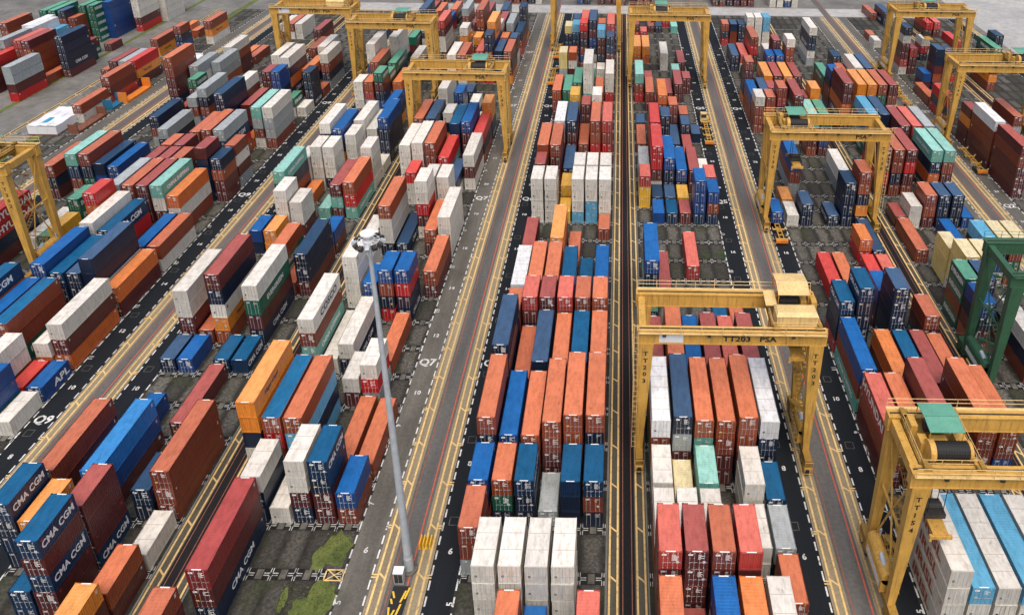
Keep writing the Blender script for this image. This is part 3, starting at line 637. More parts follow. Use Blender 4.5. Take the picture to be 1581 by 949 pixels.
(4,6,19,2,5,0,0,6,6), (4,5,17,4,4,0,8,19), (4,6,17,4,4,0,8,18), (3,2,27,4,5,0,0,15), (3,3,14,4,4,4,8,4,3,4,0), (3,2,14,4,4,4,8,0,0,12,0), (3,1,14,4,4,4,12,4,4,3,4), (3,1,22,4,3,3,0,18,0),
(3,2,21,4,3,3,0,1,12,0), (3,1,19,4,5,5,16,4,4,5), (3,3,20,4,4,4,0,6,6), (3,4,20,4,4,4,0,6,6), (3,5,20,4,4,4,0,0,18), (3,6,20,4,4,4,0,4,0), (3,3,24,2,4,0,0,12,4), (3,4,22,4,4,4,0,15),
(3,5,22,4,4,4,0,13), (3,1,21,2,5,0,0,9,12), (3,3,22,4,3,3,0,0), (3,2,17,4,4,4,8,14,9), (3,3,17,4,4,4,8,13,13), (3,4,16,4,4,4,8,4,4), (3,5,16,4,4,4,0,2,0), (3,6,16,4,4,4,0,17,17),
(3,5,14,4,4,4,12,19,12,5), (3,6,14,4,4,4,8,19,0,4), (3,3,12,2,3,0,4,0,1,4), (3,4,12,2,3,0,4,13,12,12), (3,5,12,2,3,0,4,13,12,12), (3,6,12,2,1,0,0,9), (3,2,12,2,2,0,2,15,15), (3,1,12,2,1,0,0,4),
(3,1,10,4,1,1,1,0), (3,4,10,4,1,1,0,9), (3,2,9,2,3,0,4,8,8,8), (3,2,8,2,4,0,8,8,8,8), (3,3,8,2,4,0,8,8,8,8), (3,4,9,2,4,0,8,14,12), (3,5,9,2,4,0,8,8), (3,6,9,2,4,0,8,8),
(3,1,7,2,4,0,8,18,18,0,18), (3,2,7,2,4,0,8,13,9), (3,1,6,2,4,0,12,9,12), (3,3,5,4,3,0,6,15,12), (2,2,26,4,3,3,0,2,4,4), (2,5,28,2,3,0,0,15,3,12), (1,1,32,4,2,0,0,3,4), (1,2,32,4,2,1,0,2,4),
(1,3,30,4,1,0,0,3), (2,6,25,4,3,1,0,13,12), (2,3,24,2,5,0,0,13,12,4), (1,1,24,4,5,2,16,18), (1,2,25,2,6,0,0,12,12), (2,1,26,2,6,0,0,13,15), (2,4,35,4,1,1,0,0), (2,5,34,4,2,0,0,13,12),
(2,1,30,2,1,0,0,15), (2,1,31,2,1,0,0,0), (2,5,18,4,3,3,4,0,17), (2,1,22,4,1,1,0,0), (2,2,24,2,2,0,0,9,4), (7,2,-1,4,3,3,7,21,4,12), (7,1,-3,4,3,0,4,0,4), (7,4,1,2,4,0,15,15,15,4,12),
(7,5,1,2,4,0,15,11,12,4,4), (7,3,1,2,1,0,1,15), (7,6,1,2,2,0,3,9,0), (7,2,1,2,3,0,6,15,12), (7,5,2,4,1,1,1,1), (7,6,2,4,1,0,1,1), (7,1,2,4,5,0,24,6,6,12), (7,2,2,4,4,0,8,20,3),
(7,3,2,4,4,0,12,1,14,12,14), (7,1,5,4,4,0,14,15,0,19,4), (7,2,5,4,1,1,1,15), (7,3,5,4,2,2,3,15,12), (7,4,4,2,2,0,2,15,4), (7,5,4,2,3,0,6,15,3,17), (7,5,5,4,1,0,1,1), (7,2,10,4,4,2,14,1,15,15),
(7,1,9,4,2,2,0,15,15), (7,2,7,2,5,0,28,15,15,15), (7,2,8,2,4,0,8,15,15,15), (7,4,7,2,4,0,8,9,0,12), (7,5,7,2,4,0,8,9,3,12,12), (7,3,7,2,3,0,4,9), (7,6,8,4,2,1,3,1,4), (7,6,10,4,3,3,6,15,15,15),
(7,5,10,4,2,2,2,1,4), (7,3,10,4,1,0,1,12), (7,4,12,2,4,0,0,15,15,15,15), (7,5,12,2,4,0,8,15,15,15), (7,2,13,2,3,0,0,3,15,15), (7,4,11,2,5,0,16,15,15), (7,6,14,4,3,3,4,15,4,15), (7,5,13,4,2,0,0,13,15),
(8,6,12,4,3,3,7,1,3,19), (8,5,12,4,3,1,4,4,19,4), (8,4,12,2,1,0,0,19), (8,2,11,2,4,0,8,15,15), (8,3,11,2,3,0,6,15,15,4), (8,1,12,4,4,2,8,19,12,0), (8,2,12,4,1,0,0,5), (8,2,14,2,4,0,8,15,15,15),
(8,3,14,2,4,0,8,15,15,15), (8,1,14,2,3,0,0,15,15,15), (8,4,15,2,4,0,8,15,15,15), (8,6,14,2,4,0,8,15,15,15,15), (8,6,15,2,1,0,0,15), (8,5,16,4,3,3,0,15,15), (8,4,16,4,4,2,8,15,15), (8,3,15,4,4,4,8,9,12),
(8,2,15,4,5,0,16,15,12), (8,6,16,4,4,4,8,9,12,12,12), (8,5,18,4,3,3,0,9,12), (7,1,14,4,4,2,8,15,15,15), (7,2,14,4,4,4,8,15,15,15), (7,3,14,4,4,4,8,0,0), (7,1,16,4,4,4,0,0,0), (7,2,16,4,4,4,0,13,12),
(7,4,16,4,4,0,8,11,12), (7,5,16,4,4,2,8,9,4,4), (7,6,16,4,3,1,0,3,12), (7,5,18,4,1,0,0,15), (7,4,14,4,3,1,4,3), (7,1,20,4,3,3,4,15,15), (7,3,19,2,4,0,0,9,12), (7,3,21,2,2,0,0,13,12),
(7,6,18,2,4,0,0,6,6), (7,4,19,4,2,0,0,15), (7,3,17,2,4,0,0,15), (8,2,20,2,4,0,0,1,2), (8,3,21,2,4,0,0,18,4,6), (8,3,20,2,5,0,0,18,4), (8,4,21,4,3,0,0,5,9), (8,1,20,2,4,0,0,15,15),
(8,3,22,4,4,2,0,18), (8,2,21,4,5,2,0,0), (8,2,24,4,5,5,16,15,15,15), (8,1,22,4,6,3,32,15,15), (8,2,27,4,3,0,0,18,4), (8,2,29,4,1,1,0,4), (8,4,24,4,3,0,4,15), (8,3,32,2,1,0,0,19),
(8,4,31,4,2,1,0,9,3), (8,5,28,2,1,0,0,12), (8,6,26,4,6,0,0,2,4), (7,1,22,4,5,2,0,15,15), (7,2,22,4,5,2,0,0,5), (7,3,24,4,4,0,0,2,3), (7,5,24,4,4,0,0,13,12), (7,6,24,4,4,0,0,0,12),
(7,1,25,2,6,0,0,15,6), (7,2,26,2,4,0,0,6), (7,4,24,2,6,0,0,12,12), (7,1,30,4,3,0,0,15,4), (7,4,27,2,5,0,0,15,0), (7,5,28,4,4,2,0,17,4), (7,6,30,2,5,0,0,12,12), (7,6,28,4,3,1,0,12,0),
(7,5,26,2,4,0,0,5), (7,6,26,2,4,0,0,13), (7,4,25,4,6,6,0,6), (7,4,28,4,4,4,0,4), (7,1,28,4,4,2,0,4), (7,3,32,4,3,0,0,13), (7,2,29,4,5,0,0,4), (7,2,27,4,6,6,0,0),
(8,4,33,4,2,2,0,1,12), (8,6,32,4,3,1,0,17,0,12), (8,2,33,4,2,0,0,1,15), (8,1,33,4,2,2,0,4), (8,3,28,4,6,0,0,13), (8,1,1,4,3,1,6,0,4), (8,1,0,2,4,0,12,11,12), (8,2,0,2,3,0,4,6,4),
(8,4,-1,2,5,0,30,11,4,11,4,4), (8,4,0,2,4,0,15,4,4,4,11), (8,3,-1,2,2,0,2,11,11), (8,6,-2,2,3,0,4,6,4), (8,6,-1,2,2,0,3,1,4), (8,6,0,2,1,0,1,15), (8,5,1,2,2,0,2,12,12), (8,6,1,4,3,1,7,0,0,0),
(8,2,2,4,1,1,1,9), (8,3,1,4,3,1,6,10,9), (8,4,3,4,1,0,1,4), (8,1,5,2,1,0,1,13), (8,2,5,2,1,0,1,9), (8,4,5,2,1,0,1,11), (8,5,5,2,1,0,1,11), (8,1,6,4,4,0,14,15,15,4,4),
(8,2,6,4,1,0,0,0), (8,3,6,4,5,2,24,4,12), (8,5,6,4,4,4,8,15), (8,4,8,4,3,0,4,1,18,15), (8,5,8,4,1,0,0,0), (8,6,8,4,3,3,7,12,12,4), (8,6,10,2,2,0,0,9,4), (8,2,10,2,2,0,2,6,6),
(8,1,10,2,2,0,2,9,12), (9,6,5,4,3,3,7,15,4,5), (9,5,5,2,2,0,2,15,5), (9,6,4,2,1,0,1,9), (9,5,4,2,1,0,1,3), (9,4,4,2,3,0,6,15,15), (9,6,3,2,1,0,1,15), (9,5,3,2,3,0,2,9,9),
(9,2,7,4,4,0,8,9,12,4), (9,3,7,4,3,3,4,11,12), (9,5,7,4,4,4,12,13,12), (9,4,7,4,3,3,4,13,12), (9,6,7,4,2,2,3,5,4), (9,2,5,4,3,3,4,9,12), (9,3,5,4,3,3,6,20,0), (9,1,5,4,4,4,8,11,5),
(9,2,9,4,4,0,8,15,15), (9,3,9,4,3,3,4,11,3), (10,5,10,4,1,1,0,18), (10,4,10,4,1,0,1,15), (9,6,9,4,2,1,3,0,15), (9,5,9,4,2,1,2,9), (9,5,11,4,3,3,6,5,15,0), (9,4,11,4,4,2,8,19,15,4),
(9,3,11,4,4,2,8,4,4,4,4), (9,2,11,4,4,2,8,0,4), (9,1,11,4,4,2,8,17,17), (10,1,13,4,3,1,4,0,12,4), (10,3,13,4,4,2,8,19,11,0), (10,4,13,4,4,2,8,0,12,18), (10,5,13,4,3,3,4,12,9), (10,6,13,4,3,1,4,9,12),
(10,4,17,4,3,1,4,12,0,17), (10,6,16,4,3,0,4,17,12), (10,5,19,2,3,0,0,17,0,17), (10,5,20,2,1,0,0,0), (10,4,19,2,2,0,0,4), (10,6,19,4,4,0,8,17,12), (9,2,17,4,5,5,16,12,12,12), (9,1,19,4,4,2,0,15,0),
(9,3,18,4,3,3,0,4,4), (9,5,17,4,4,2,8,19,17), (9,3,20,4,2,2,0,15), (9,6,17,4,4,2,12,15,17,17,0), (9,5,20,2,2,0,0,18), (9,6,20,2,1,0,0,15), (9,3,24,2,1,0,0,12), (9,4,17,4,1,0,0,5),
(9,6,14,2,4,0,0,0,15,4,17), (9,6,13,2,4,0,8,12,1,4,4), (9,5,13,2,5,0,16,4,12), (9,3,15,4,4,2,8,0,4), (9,2,15,4,4,0,0,0), (9,4,15,4,4,2,8,17,11), (9,1,14,2,4,0,0,0), (9,2,14,2,4,0,0,4),
(9,1,13,2,4,0,0,4), (9,2,13,2,4,0,0,4), (9,3,13,2,4,0,0,0), (10,3,21,4,4,4,8,17,15), (10,4,22,4,4,0,8,17,17), (10,3,24,4,4,0,8,15), (10,4,20,2,4,0,0,18,4), (10,2,26,4,1,0,0,5),
(10,3,26,4,1,0,0,0), (9,1,23,4,4,0,0,15,15), (9,4,21,4,5,5,16,15,12,5), (9,3,25,4,3,1,0,0,12), (9,2,21,2,4,0,0,4,4), (9,4,20,2,5,0,0,9,9), (9,5,24,4,4,2,0,15,15), (9,6,23,4,4,2,8,15,0,12,17),
(9,5,22,4,3,3,0,5), (9,6,21,2,4,0,0,12,12,12,12), (9,6,22,2,1,0,0,0), (9,1,28,4,3,0,0,4,0), (10,3,30,4,2,0,0,15,0), (10,4,30,4,2,1,0,0,15), (10,5,30,4,2,1,0,15,15), (11,5,23,4,3,1,4,3,6,4),
(11,4,23,4,3,0,0,17,4,4), (11,3,23,4,3,0,0,4,0,5), (11,2,23,4,2,0,0,0,0), (11,5,21,4,3,1,4,0), (11,2,27,4,2,2,0,0,6), (10,2,20,4,6,3,32,1), (11,5,19,4,2,0,2,0), (12,2,24,4,4,2,0,4,1,1,1),
(12,4,22,4,3,1,0,17,17,4), (11,6,29,4,3,1,0,0), (11,3,30,2,1,0,0,1), (11,1,31,2,1,0,0,5), (11,5,27,2,4,0,0,0)]
FREE = [
(-17141,20513,4,4,15,17,17,4,3),
(-18120,21088,4,4,0,3,0,4,4),
(-17199,21748,4,1,0,0),
(-17620,22042,4,5,16,4,1,1,1,1),
(-18370,22051,4,5,0,17,0,4,4,1),
(-17870,22057,4,5,0,2,0,4,4,1),
(-16898,22441,4,5,16,12,13,12,12,4),
(-17148,22970,4,2,0,12,12),
(-18361,23286,4,5,16,16,16,16,16,16),
(-18611,23521,4,5,0,16,16,16,16,16),
(-18111,23936,2,4,0,14,12,4,4),
(-17459,24240,2,2,0,4,18),
(-20152,24538,4,4,8,0,1,0,1),
(-17108,24870,2,1,0,4),
(-18602,25154,2,5,0,13,0,4,1,1),
(-19205,25157,4,5,0,18,18,12,0,4),
(-18924,25172,4,5,0,18,18,18,0,4),
(-18342,25189,2,4,0,0,0,1,4),
(-18036,25798,2,5,0,18,18,18,18,18),
(-18337,25806,4,5,0,18,18,18,4,4),
(-17786,26253,4,5,0,9,9,9,9,9),
(-17268,27034,4,5,0,15,15,15,4,3),
(-17080,28345,4,5,0,15,15,15,15,15),
(-17330,29017,2,5,0,15,15,15,15,15),
(-1700,31450,4,2,0,18,9),
(-1400,31450,4,2,0,9,12),
(-850,31450,4,3,0,3,0,4),
(-550,31450,4,2,0,15,4),
(-250,31450,4,3,0,3,3,4),
(50,31450,4,2,0,0,4),
(470,31450,4,3,0,1,5,4),
(760,31450,4,3,0,1,5,0),
(1050,31450,4,3,0,5,5,0),
(1340,31450,4,2,0,1,4),
(3850,31450,4,3,0,18,19,4),
(4140,31450,4,2,0,19,0),
(4430,31450,4,2,0,0,12),
(4720,31450,4,2,0,9,4),
(5010,31450,4,2,0,0,4),
(5300,31450,4,3,0,2,0,4),
(6200,31450,4,3,0,15,15,15),
(6500,31450,4,3,0,15,15,15),
(6800,31450,4,3,0,15,15,9),
(7100,31450,4,2,0,15,15),
(-8000,31450,4,2,0,0,4),
(-7700,31450,4,3,0,3,0,4),
(-7400,31450,4,2,0,15,0),
(-7100,31450,4,3,0,4,0,4),
(-6800,31450,4,2,0,12,9),
(-6200,31450,4,2,0,3,0),
(-5900,31450,4,3,0,15,4,0),
(-4600,31450,4,2,0,0,0),
(-4300,31450,4,3,0,13,4,0),
(-4000,31450,4,3,0,2,0,4),
(-3700,31450,4,2,0,1,12),
(-3400,31450,4,3,0,4,0,15)]
load(DATA)
load_free(FREE)
build_mass()
# ------------------------------------------------------------------ gantry cranes on rubber tyres
def gantry(label, xl, xr, y, code, trolley=None, kind='winch', top=22.6, col='crane', beam_text='PSA', text_at=0.77, gap=7.7, spreader=None, plate=False, rail=True, codes='LR', house_side='R'):
    root = thing('gantry_crane', label, 'gantry crane', ((xl+xr)/2, y, 0), 0, 'gantry cranes on rubber tyres')
    cx = (xl+xr)/2; a, b = xl-cx, xr-cx; m = M[col]; dark = M['crane_dark'] if col == 'crane' else M[col]
    gd = 1.95
    for i, gy in enumerate((0.0, gap)):
        g = MB(); g.box(a-0.75, b+0.75, gy-0.5, gy+0.5, top-gd, top); g.box(a-0.75, b+0.75, gy-0.62, gy+0.62, top-0.10, top+0.02); g.box(a-0.75, b+0.75, gy-0.58, gy+0.58, top-gd-0.05, top-gd+0.05)
        for k in range(9):
            x = a+(b-a)*(k+0.5)/9; g.box(x-0.03, x+0.03, gy-0.53, gy+0.53, top-gd+0.05, top-0.1)
        go = build('girder', g, m, root)
        rl_ = MB(); rl_.box(a-0.5, b+0.5, gy-0.06, gy+0.06, top+0.02, top+0.15); build('trolley_rail', rl_, M['steel'], go)
        if rail:
            r = MB(); yy = gy-0.95 if i == 0 else gy+1.15
            r.box(a-0.6, b+0.6, min(gy, yy)-0.05, max(gy, yy)+0.05, top-0.16, top-0.11)
            n = 9
            for k in range(n+1):
                x = a-0.5+(b-a+1.0)*k/n; r.bar((x, yy, top-0.12), (x, yy, top+1.05), 0.045, seg=4)
            for z in (0.5, 1.05): r.bar((a-0.5, yy, top+z), (b+0.5, yy, top+z), 0.04, seg=4)
            build('walkway_railing', r, M['crane_pale'] if col == 'crane' else m, go)
        if i == 0:
            for fx in (0.12, 0.37, 0.56, 0.84):
                f = MB(); x = a+(b-a)*fx; f.box(x-0.22, x+0.22, -0.95, -0.55, top-0.62, top-0.22); build('floodlight', f, M['steel'], go)
            if beam_text:
                tm = MB(); add_text(tm, beam_text, (a+(b-a)*text_at, -0.535, top-gd*0.55), (1, 0, 0), (0, 0, 1), 0.85, wide=1.2)
                build('lettering', tm, M['black'] if col == 'crane' else M['white'], go)
            if plate:
                pm = MB(); pm.box(a+2.1, a+5.2, -0.56, -0.51, top-gd+0.2, top-0.35); build('sign_plate', pm, M['pale'], go)
    for sx, x0 in ((-1, a), (1, b)):
        t = MB(); t.box(x0-0.45, x0+0.45, 0.5, gap-0.5, top-1.6, top-0.35); build('end_tie', t, m, root)
        sill = MB(); sill.box(x0-0.48, x0+0.48, -2.3, gap+2.3, 1.75, 2.75); build('sill_beam', sill, dark, root)
        for gy in (0.0, gap):
            L = MB(); i0, i1 = x0+sx*0.45, x0-sx*1.45
            xa, xb = sorted((i0, i1)); xc, xd = sorted((x0+sx*0.42, x0-sx*0.42))
            zt = top-gd-0.05
            L.hexa([(xc, gy-0.42, 2.75), (xd, gy-0.42, 2.75), (xd, gy+0.42, 2.75), (xc, gy+0.42, 2.75)], [(xa, gy-0.62, zt), (xb, gy-0.62, zt), (xb, gy+0.62, zt), (xa, gy+0.62, zt)])
            lg = build('leg', L, m, root)
            if gy == 0 and code and ('L' if sx < 0 else 'R') in codes:
                tm = MB(); n = len(code)
                for i, chh in enumerate(code):
                    z = top-gd-1.6-i*1.12; fr = (z-2.75)/(zt-2.75)
                    xm = (xc+xd)/2*(1-fr)+(xa+xb)/2*fr; yf_ = gy-0.42*(1-fr)-0.62*fr-0.02
                    add_text(tm, chh, (xm, yf_, z), (1, 0, 0), (0, 0, 1), 0.66, wide=1.1)
                build('lettering', tm, M['black'] if col == 'crane' else M['white'], lg)
        br = MB()
        br.bar((x0, 0.3, top*0.55), (x0, gap-0.3, top*0.55), 0.16)
        br.bar((x0, 0.4, 3.2), (x0, gap/2, top*0.55), 0.11); br.bar((x0, gap-0.4, 3.2), (x0, gap/2, top*0.55), 0.11)
        br.bar((x0, 0.4, top-2.4), (x0, gap/2, top*0.55), 0.11); br.bar((x0, gap-0.4, top-2.4), (x0, gap/2, top*0.55), 0.11)
        build('side_brace', br, m, root)
        for wy in (-1.75, -0.2, gap+0.2, gap+1.75):
            bo = MB(); bo.hexa([(x0-0.5, wy-0.62, 0.95), (x0+0.5, wy-0.62, 0.95), (x0+0.5, wy+0.62, 0.95), (x0-0.5, wy+0.62, 0.95)], [(x0-0.5, wy-0.3, 1.8), (x0+0.5, wy-0.3, 1.8), (x0+0.5, wy+0.3, 1.8), (x0-0.5, wy+0.3, 1.8)])
            bog = build('wheel_bogie', bo, m if wy in (-1.75, gap+1.75) else dark, root)
            wm = MB(); wm.bar((x0-0.25, wy, 0.72), (x0+0.25, wy, 0.72), 0.72, seg=16); build('wheel', wm, M['black'], bog)
        gu = MB()
        for gy in (-2.75, gap+2.75):
            for dx in (-0.55, 0.55): gu.bar((x0+dx, gy, 0.9), (x0+dx, gy, 2.9), 0.05, seg=4)
            for z in (0.9, 1.9, 2.9): gu.bar((x0-0.55, gy, z), (x0+0.55, gy, z), 0.05, seg=4)
        build('bumper_frame', gu, m, root)
        # power unit and stairs on the machinery side, cabinets on the other
        big = (sx > 0) == (house_side == 'R')
        if big:
            p = MB(); p.box(x0-0.95, x0+0.75, 1.0, gap-1.0, 2.78, 4.7); p.bar((x0-0.1, 1.0, 4.75), (x0-0.1, gap-1.0, 4.75), 0.85, seg=14)
            for k in range(5): p.box(x0-0.985, x0-0.95, 1.3+k*1.05, 2.0+k*1.05, 3.0, 4.3)
            pu = build('power_unit', p, m if col == 'crane' else M[col], root)
            q = MB(); q.box(x0-0.99, x0-0.96, 1.4, gap-1.6, 3.2, 4.1); build('louvre_panel', q, M['pale'], pu)
            e = MB(); e.bar((x0+0.4, gap-1.4, 4.7), (x0+0.4, gap-1.4, 6.3), 0.16, seg=8); e.bar((x0-0.3, 2.2, 5.4), (x0-0.3, 3.6, 5.7), 0.3, seg=10); build('exhaust_pipe', e, M['galv'], pu)
        else:
            p = MB(); p.box(x0-0.7, x0+0.6, 2.0, gap-2.4, 2.78, 4.2); p.box(x0-0.6, x0+0.5, gap-2.2, gap-1.0, 2.78, 3.6); build('control_cabinet', p, dark, root)
        st = MB(); xs = x0-sx*0.95
        zz = [2.8+(top-4.6)*k/6 for k in range(7)]; yy = [0.9, gap-2.2]
        for k in range(6):
            p0, p1 = yy[k % 2], yy[(k+1) % 2]
            for dx in (-0.35, 0.35):
                st.bar((xs+dx, p0, zz[k]), (xs+dx, p1, zz[k+1]), 0.05, seg=4); st.bar((xs+dx, p0, zz[k]+0.95), (xs+dx, p1, zz[k+1]+0.95), 0.035, seg=4)
            for s in range(9):
                f = s/9; st.box(xs-0.35, xs+0.35, p0+(p1-p0)*f-0.12, p0+(p1-p0)*f+0.12, zz[k]+(zz[k+1]-zz[k])*f-0.02, zz[k]+(zz[k+1]-zz[k])*f+0.02)
            st.box(xs-0.45, xs+0.45, p1-0.5, p1+0.5, zz[k+1]-0.05, zz[k+1])
        if big: build('stairway', st, M['crane_dark'] if col == 'crane' else m, root)
        cg = MB(); xo = x0+sx*0.8
        for dx in (-0.28, 0.28): cg.bar((xo+dx, -0.75, 3.2), (xo+dx, -0.75, top+1.2), 0.045, seg=4)
        for k in range(22): z = 3.4+(top-3.4)*k/22; cg.bar((xo-0.28, -0.75, z), (xo+0.28, -0.75, z), 0.03, seg=3)
        if not big: build('ladder', cg, M['crane_pale'] if col == 'crane' else m, root)
    if trolley is not None: crane_trolley(root, trolley-cx, top, gap, kind, m, dark, col, spreader)
    return root
def crane_trolley(root, x, top, gap, kind, m, dark, col, spreader):
    z = top-0.95; tr = MB()
    tr.box(x-3.1, x+3.1, 0.62, gap-0.62, z+0.28, z+0.5)
    for gx in (-2.9, 2.9): tr.box(x+gx-0.2, x+gx+0.2, 0.55, gap-0.55, z+0.05, z+0.45)
    for gx in (-2.9, 2.9): tr.box(x+gx-0.25, x+gx+0.25, -0.3, 0.8, top+0.3, top+0.62); tr.box(x+gx-0.25, x+gx+0.25, gap-0.8, gap+0.3, top+0.3, top+0.62); tr.box(x+gx-0.2, x+gx+0.2, 0.6, 0.8, z+0.4, top+0.6); tr.box(x+gx-0.2, x+gx+0.2, gap-0.8, gap-0.6, z+0.4, top+0.6)
    for gx in (-2.7, 2.7):
        for gy in (0, gap): tr.box(x+gx-0.4, x+gx+0.4, gy-0.25, gy+0.25, top+0.15, top+0.45)
    t = build('trolley', tr, dark, root); zd = z+0.5
    rg = MB()
    for px in (-3.05, -1.0, 1.0, 3.05):
        for py in (0.7, gap-0.7): rg.bar((x+px, py, zd), (x+px, py, zd+1.05), 0.045, seg=4)
    for zz in (0.55, 1.05):
        for py in (0.7, gap-0.7): rg.bar((x-3.05, py, zd+zz), (x+3.05, py, zd+zz), 0.04, seg=4)
        for px in (-3.05, 3.05): rg.bar((x+px, 0.7, zd+zz), (x+px, gap-0.7, zd+zz), 0.04, seg=4)
    for py in (1.5, 3.8, 6.0):
        for px in (-3.05, 3.05): rg.bar((x+px, py, zd), (x+px, py, zd+1.05), 0.045, seg=4)
    build('railing', rg, M['crane_pale'] if col == 'crane' else m, t)
    if kind == 'house':
        h = MB(); x0, x1, y0, y1 = x-2.6, x+2.6, 0.7, 3.2
        h.box(x0, x1, y0, y1, zd, zd+2.0)
        h.hexa([(x0-.1, y0-.1, zd+2.0), (x1+.1, y0-.1, zd+2.0), (x1+.1, y1+.1, zd+2.0), (x0-.1, y1+.1, zd+2.0)], [(x0+.15, y0+.5, zd+2.35), (x1-.15, y0+.5, zd+2.35), (x1-.15, y1-.5, zd+2.35), (x0+.15, y1-.5, zd+2.35)])
        for k in range(6): xx = x0+0.4+k*0.87; h.box(xx-0.03, xx+0.03, y0-0.04, y1+0.04, zd+0.1, zd+1.95)
        build('machine_house', h, M['crane_pale'], t)
        r = MB(); r.hexa([(x-2.0, 4.0, zd+2.9), (x+2.2, 4.0, zd+2.9), (x+2.2, 6.2, zd+3.5), (x-2.0, 6.2, zd+3.5)], [(x-2.0, 4.0, zd+2.98), (x+2.2, 4.0, zd+2.98), (x+2.2, 6.2, zd+3.58), (x-2.0, 6.2, zd+3.58)])
        r.hexa([(x-2.0, 6.2, zd+3.5), (x+2.2, 6.2, zd+3.5), (x+2.2, 8.6, zd+3.1), (x-2.0, 8.6, zd+3.1)], [(x-2.0, 6.2, zd+3.58), (x+2.2, 6.2, zd+3.58), (x+2.2, 8.6, zd+3.18), (x-2.0, 8.6, zd+3.18)])
        build('canopy', r, M['crane_pale'], t)
        r2 = MB(); r2.hexa([(x-3.6, 3.6, zd+1.5), (x-2.1, 3.6, zd+1.5), (x-2.1, 6.4, zd+1.9), (x-3.6, 6.4, zd+1.9)], [(x-3.6, 3.6, zd+1.58), (x-2.1, 3.6, zd+1.58), (x-2.1, 6.4, zd+1.98), (x-3.6, 6.4, zd+1.98)]); build('side_canopy', r2, M['crane_pale'], t)
        ps = MB()
        for px in (-1.9, 2.1):
            for py, pz in ((4.1, 2.9), (8.4, 3.1)): ps.bar((x+px, py, zd), (x+px, py, zd+pz), 0.07, seg=4)
        ps.box(x+1.2, x+2.0, 4.4, 6.0, zd, zd+1.6); ps.box(x+2.3, x+3.0, 3.2, 4.6, zd, zd+2.4); ps.box(x+2.4, x+2.95, 5.4, 6.6, zd, zd+1.5); build('canopy_frame', ps, m, t)
        dr = MB(); dr.bar((x-1.5, 5.6, zd+0.95), (x+1.0, 5.6, zd+0.95), 0.75, seg=14); build('hoist_drum', dr, M['black'], t)
    else:
        dr = MB(); dr.bar((x-1.55, 1.9, zd+1.1), (x+1.9, 1.9, zd+1.1), 0.95, seg=18)
        for k in range(12): xx = x-1.4+k*0.28; dr.bar((xx, 1.9, zd+1.1), (xx+0.1, 1.9, zd+1.1), 0.99, seg=18)
        build('hoist_drum', dr, M['black'], t)
        e = MB(); e.bar((x-2.2, 1.9, zd+1.1), (x-1.6, 1.9, zd+1.1), 1.15, seg=18); e.bar((x+1.95, 1.9, zd+1.1), (x+2.3, 1.9, zd+1.1), 1.05, seg=18)
        e.box(x-2.6, x-1.7, 2.6, 4.0, zd, zd+1.3); e.box(x+1.4, x+2.6, 3.0, 4.6, zd, zd+1.1); e.box(x-1.2, x+0.6, 3.2, 4.2, zd, zd+0.9); e.box(x-3.0, x-2.3, 4.6, 6.2, zd, zd+1.7); e.box(x+2.3, x+3.0, 0.2, 1.2, zd, zd+0.8)
        build('hoist_gear', e, m, t)
        r = MB()
        for ya, yb, za, zb_ in ((2.9, 4.9, 2.5, 2.75), (4.96, 7.0, 2.75, 2.55)):
            r.hexa([(x-1.75, ya, zd+za), (x+1.95, ya, zd+za), (x+1.95, yb, zd+zb_), (x-1.75, yb, zd+zb_)], [(x-1.75, ya, zd+za+.07), (x+1.95, ya, zd+za+.07), (x+1.95, yb, zd+zb_+.07), (x-1.75, yb, zd+zb_+.07)])
        build('canopy', r, M['roof_green'], t)
        ps = MB()
        for px in (-1.65, 1.85):
            for py, pz in ((3.0, 2.5), (6.9, 2.55)): ps.bar((x+px, py, zd), (x+px, py, zd+pz), 0.06, seg=4)
        build('canopy_frame', ps, m, t)
        mt_ = MB(); mt_.bar((x-1.2, 5.6, zd+0.7), (x+1.2, 5.6, zd+0.7), 0.55, seg=12); build('hoist_motor', mt_, M['steel'], t)
    cb = MB(); cb.hexa([(x-2.9, 2.2, top-3.4), (x-1.2, 2.2, top-3.4), (x-1.2, 4.4, top-3.4), (x-2.9, 4.4, top-3.4)], [(x-2.9, 1.9, top-1.0), (x-1.2, 1.9, top-1.0), (x-1.2, 4.4, top-1.0), (x-2.9, 4.4, top-1.0)])
    cb.box(x-2.2, x-1.9, 3.0, 3.3, top-1.0, z+0.3)
    c = build('operator_cab', cb, m, t); gl = MB(); gl.quad((x-2.75, 2.14, top-3.1), (x-1.35, 2.14, top-3.1), (x-1.35, 1.93, top-1.4), (x-2.75, 1.93, top-1.4)); build('window', gl, M['glass'], c)
    if spreader:
        zs, ly = spreader; yc = gap/2
        hb = MB(); hb.box(x-0.4, x+1.9, yc-1.1, yc+1.1, zs+0.75, zs+1.35); hb.bar((x-0.2, yc, zs+1.5), (x+1.7, yc, zs+1.5), 0.4, seg=10); build('head_block', hb, M['steel'], t)
        sp = MB(); sp.box(x-0.1, x+1.6, yc-ly/2, yc+ly/2, zs+0.30, zs+0.62)
        for e in (-1, 1): sp.box(x-0.46, x+1.96, yc+e*ly/2-0.2, yc+e*ly/2+0.2, zs+0.12, zs+0.5); sp.hexa([(x-.5, yc+e*(ly/2+.12)-.1, zs-.2), (x-.25, yc+e*(ly/2+.12)-.1, zs-.2), (x-.25, yc+e*(ly/2+.12)+.1, zs-.2), (x-.5, yc+e*(ly/2+.12)+.1, zs-.2)], [(x-.5, yc+e*(ly/2)-.1, zs+.4), (x-.25, yc+e*(ly/2)-.1, zs+.4), (x-.25, yc+e*(ly/2)+.1, zs+.4), (x-.5, yc+e*(ly/2)+.1, zs+.4)])
        build('spreader', sp, m, t)
        ro = MB()
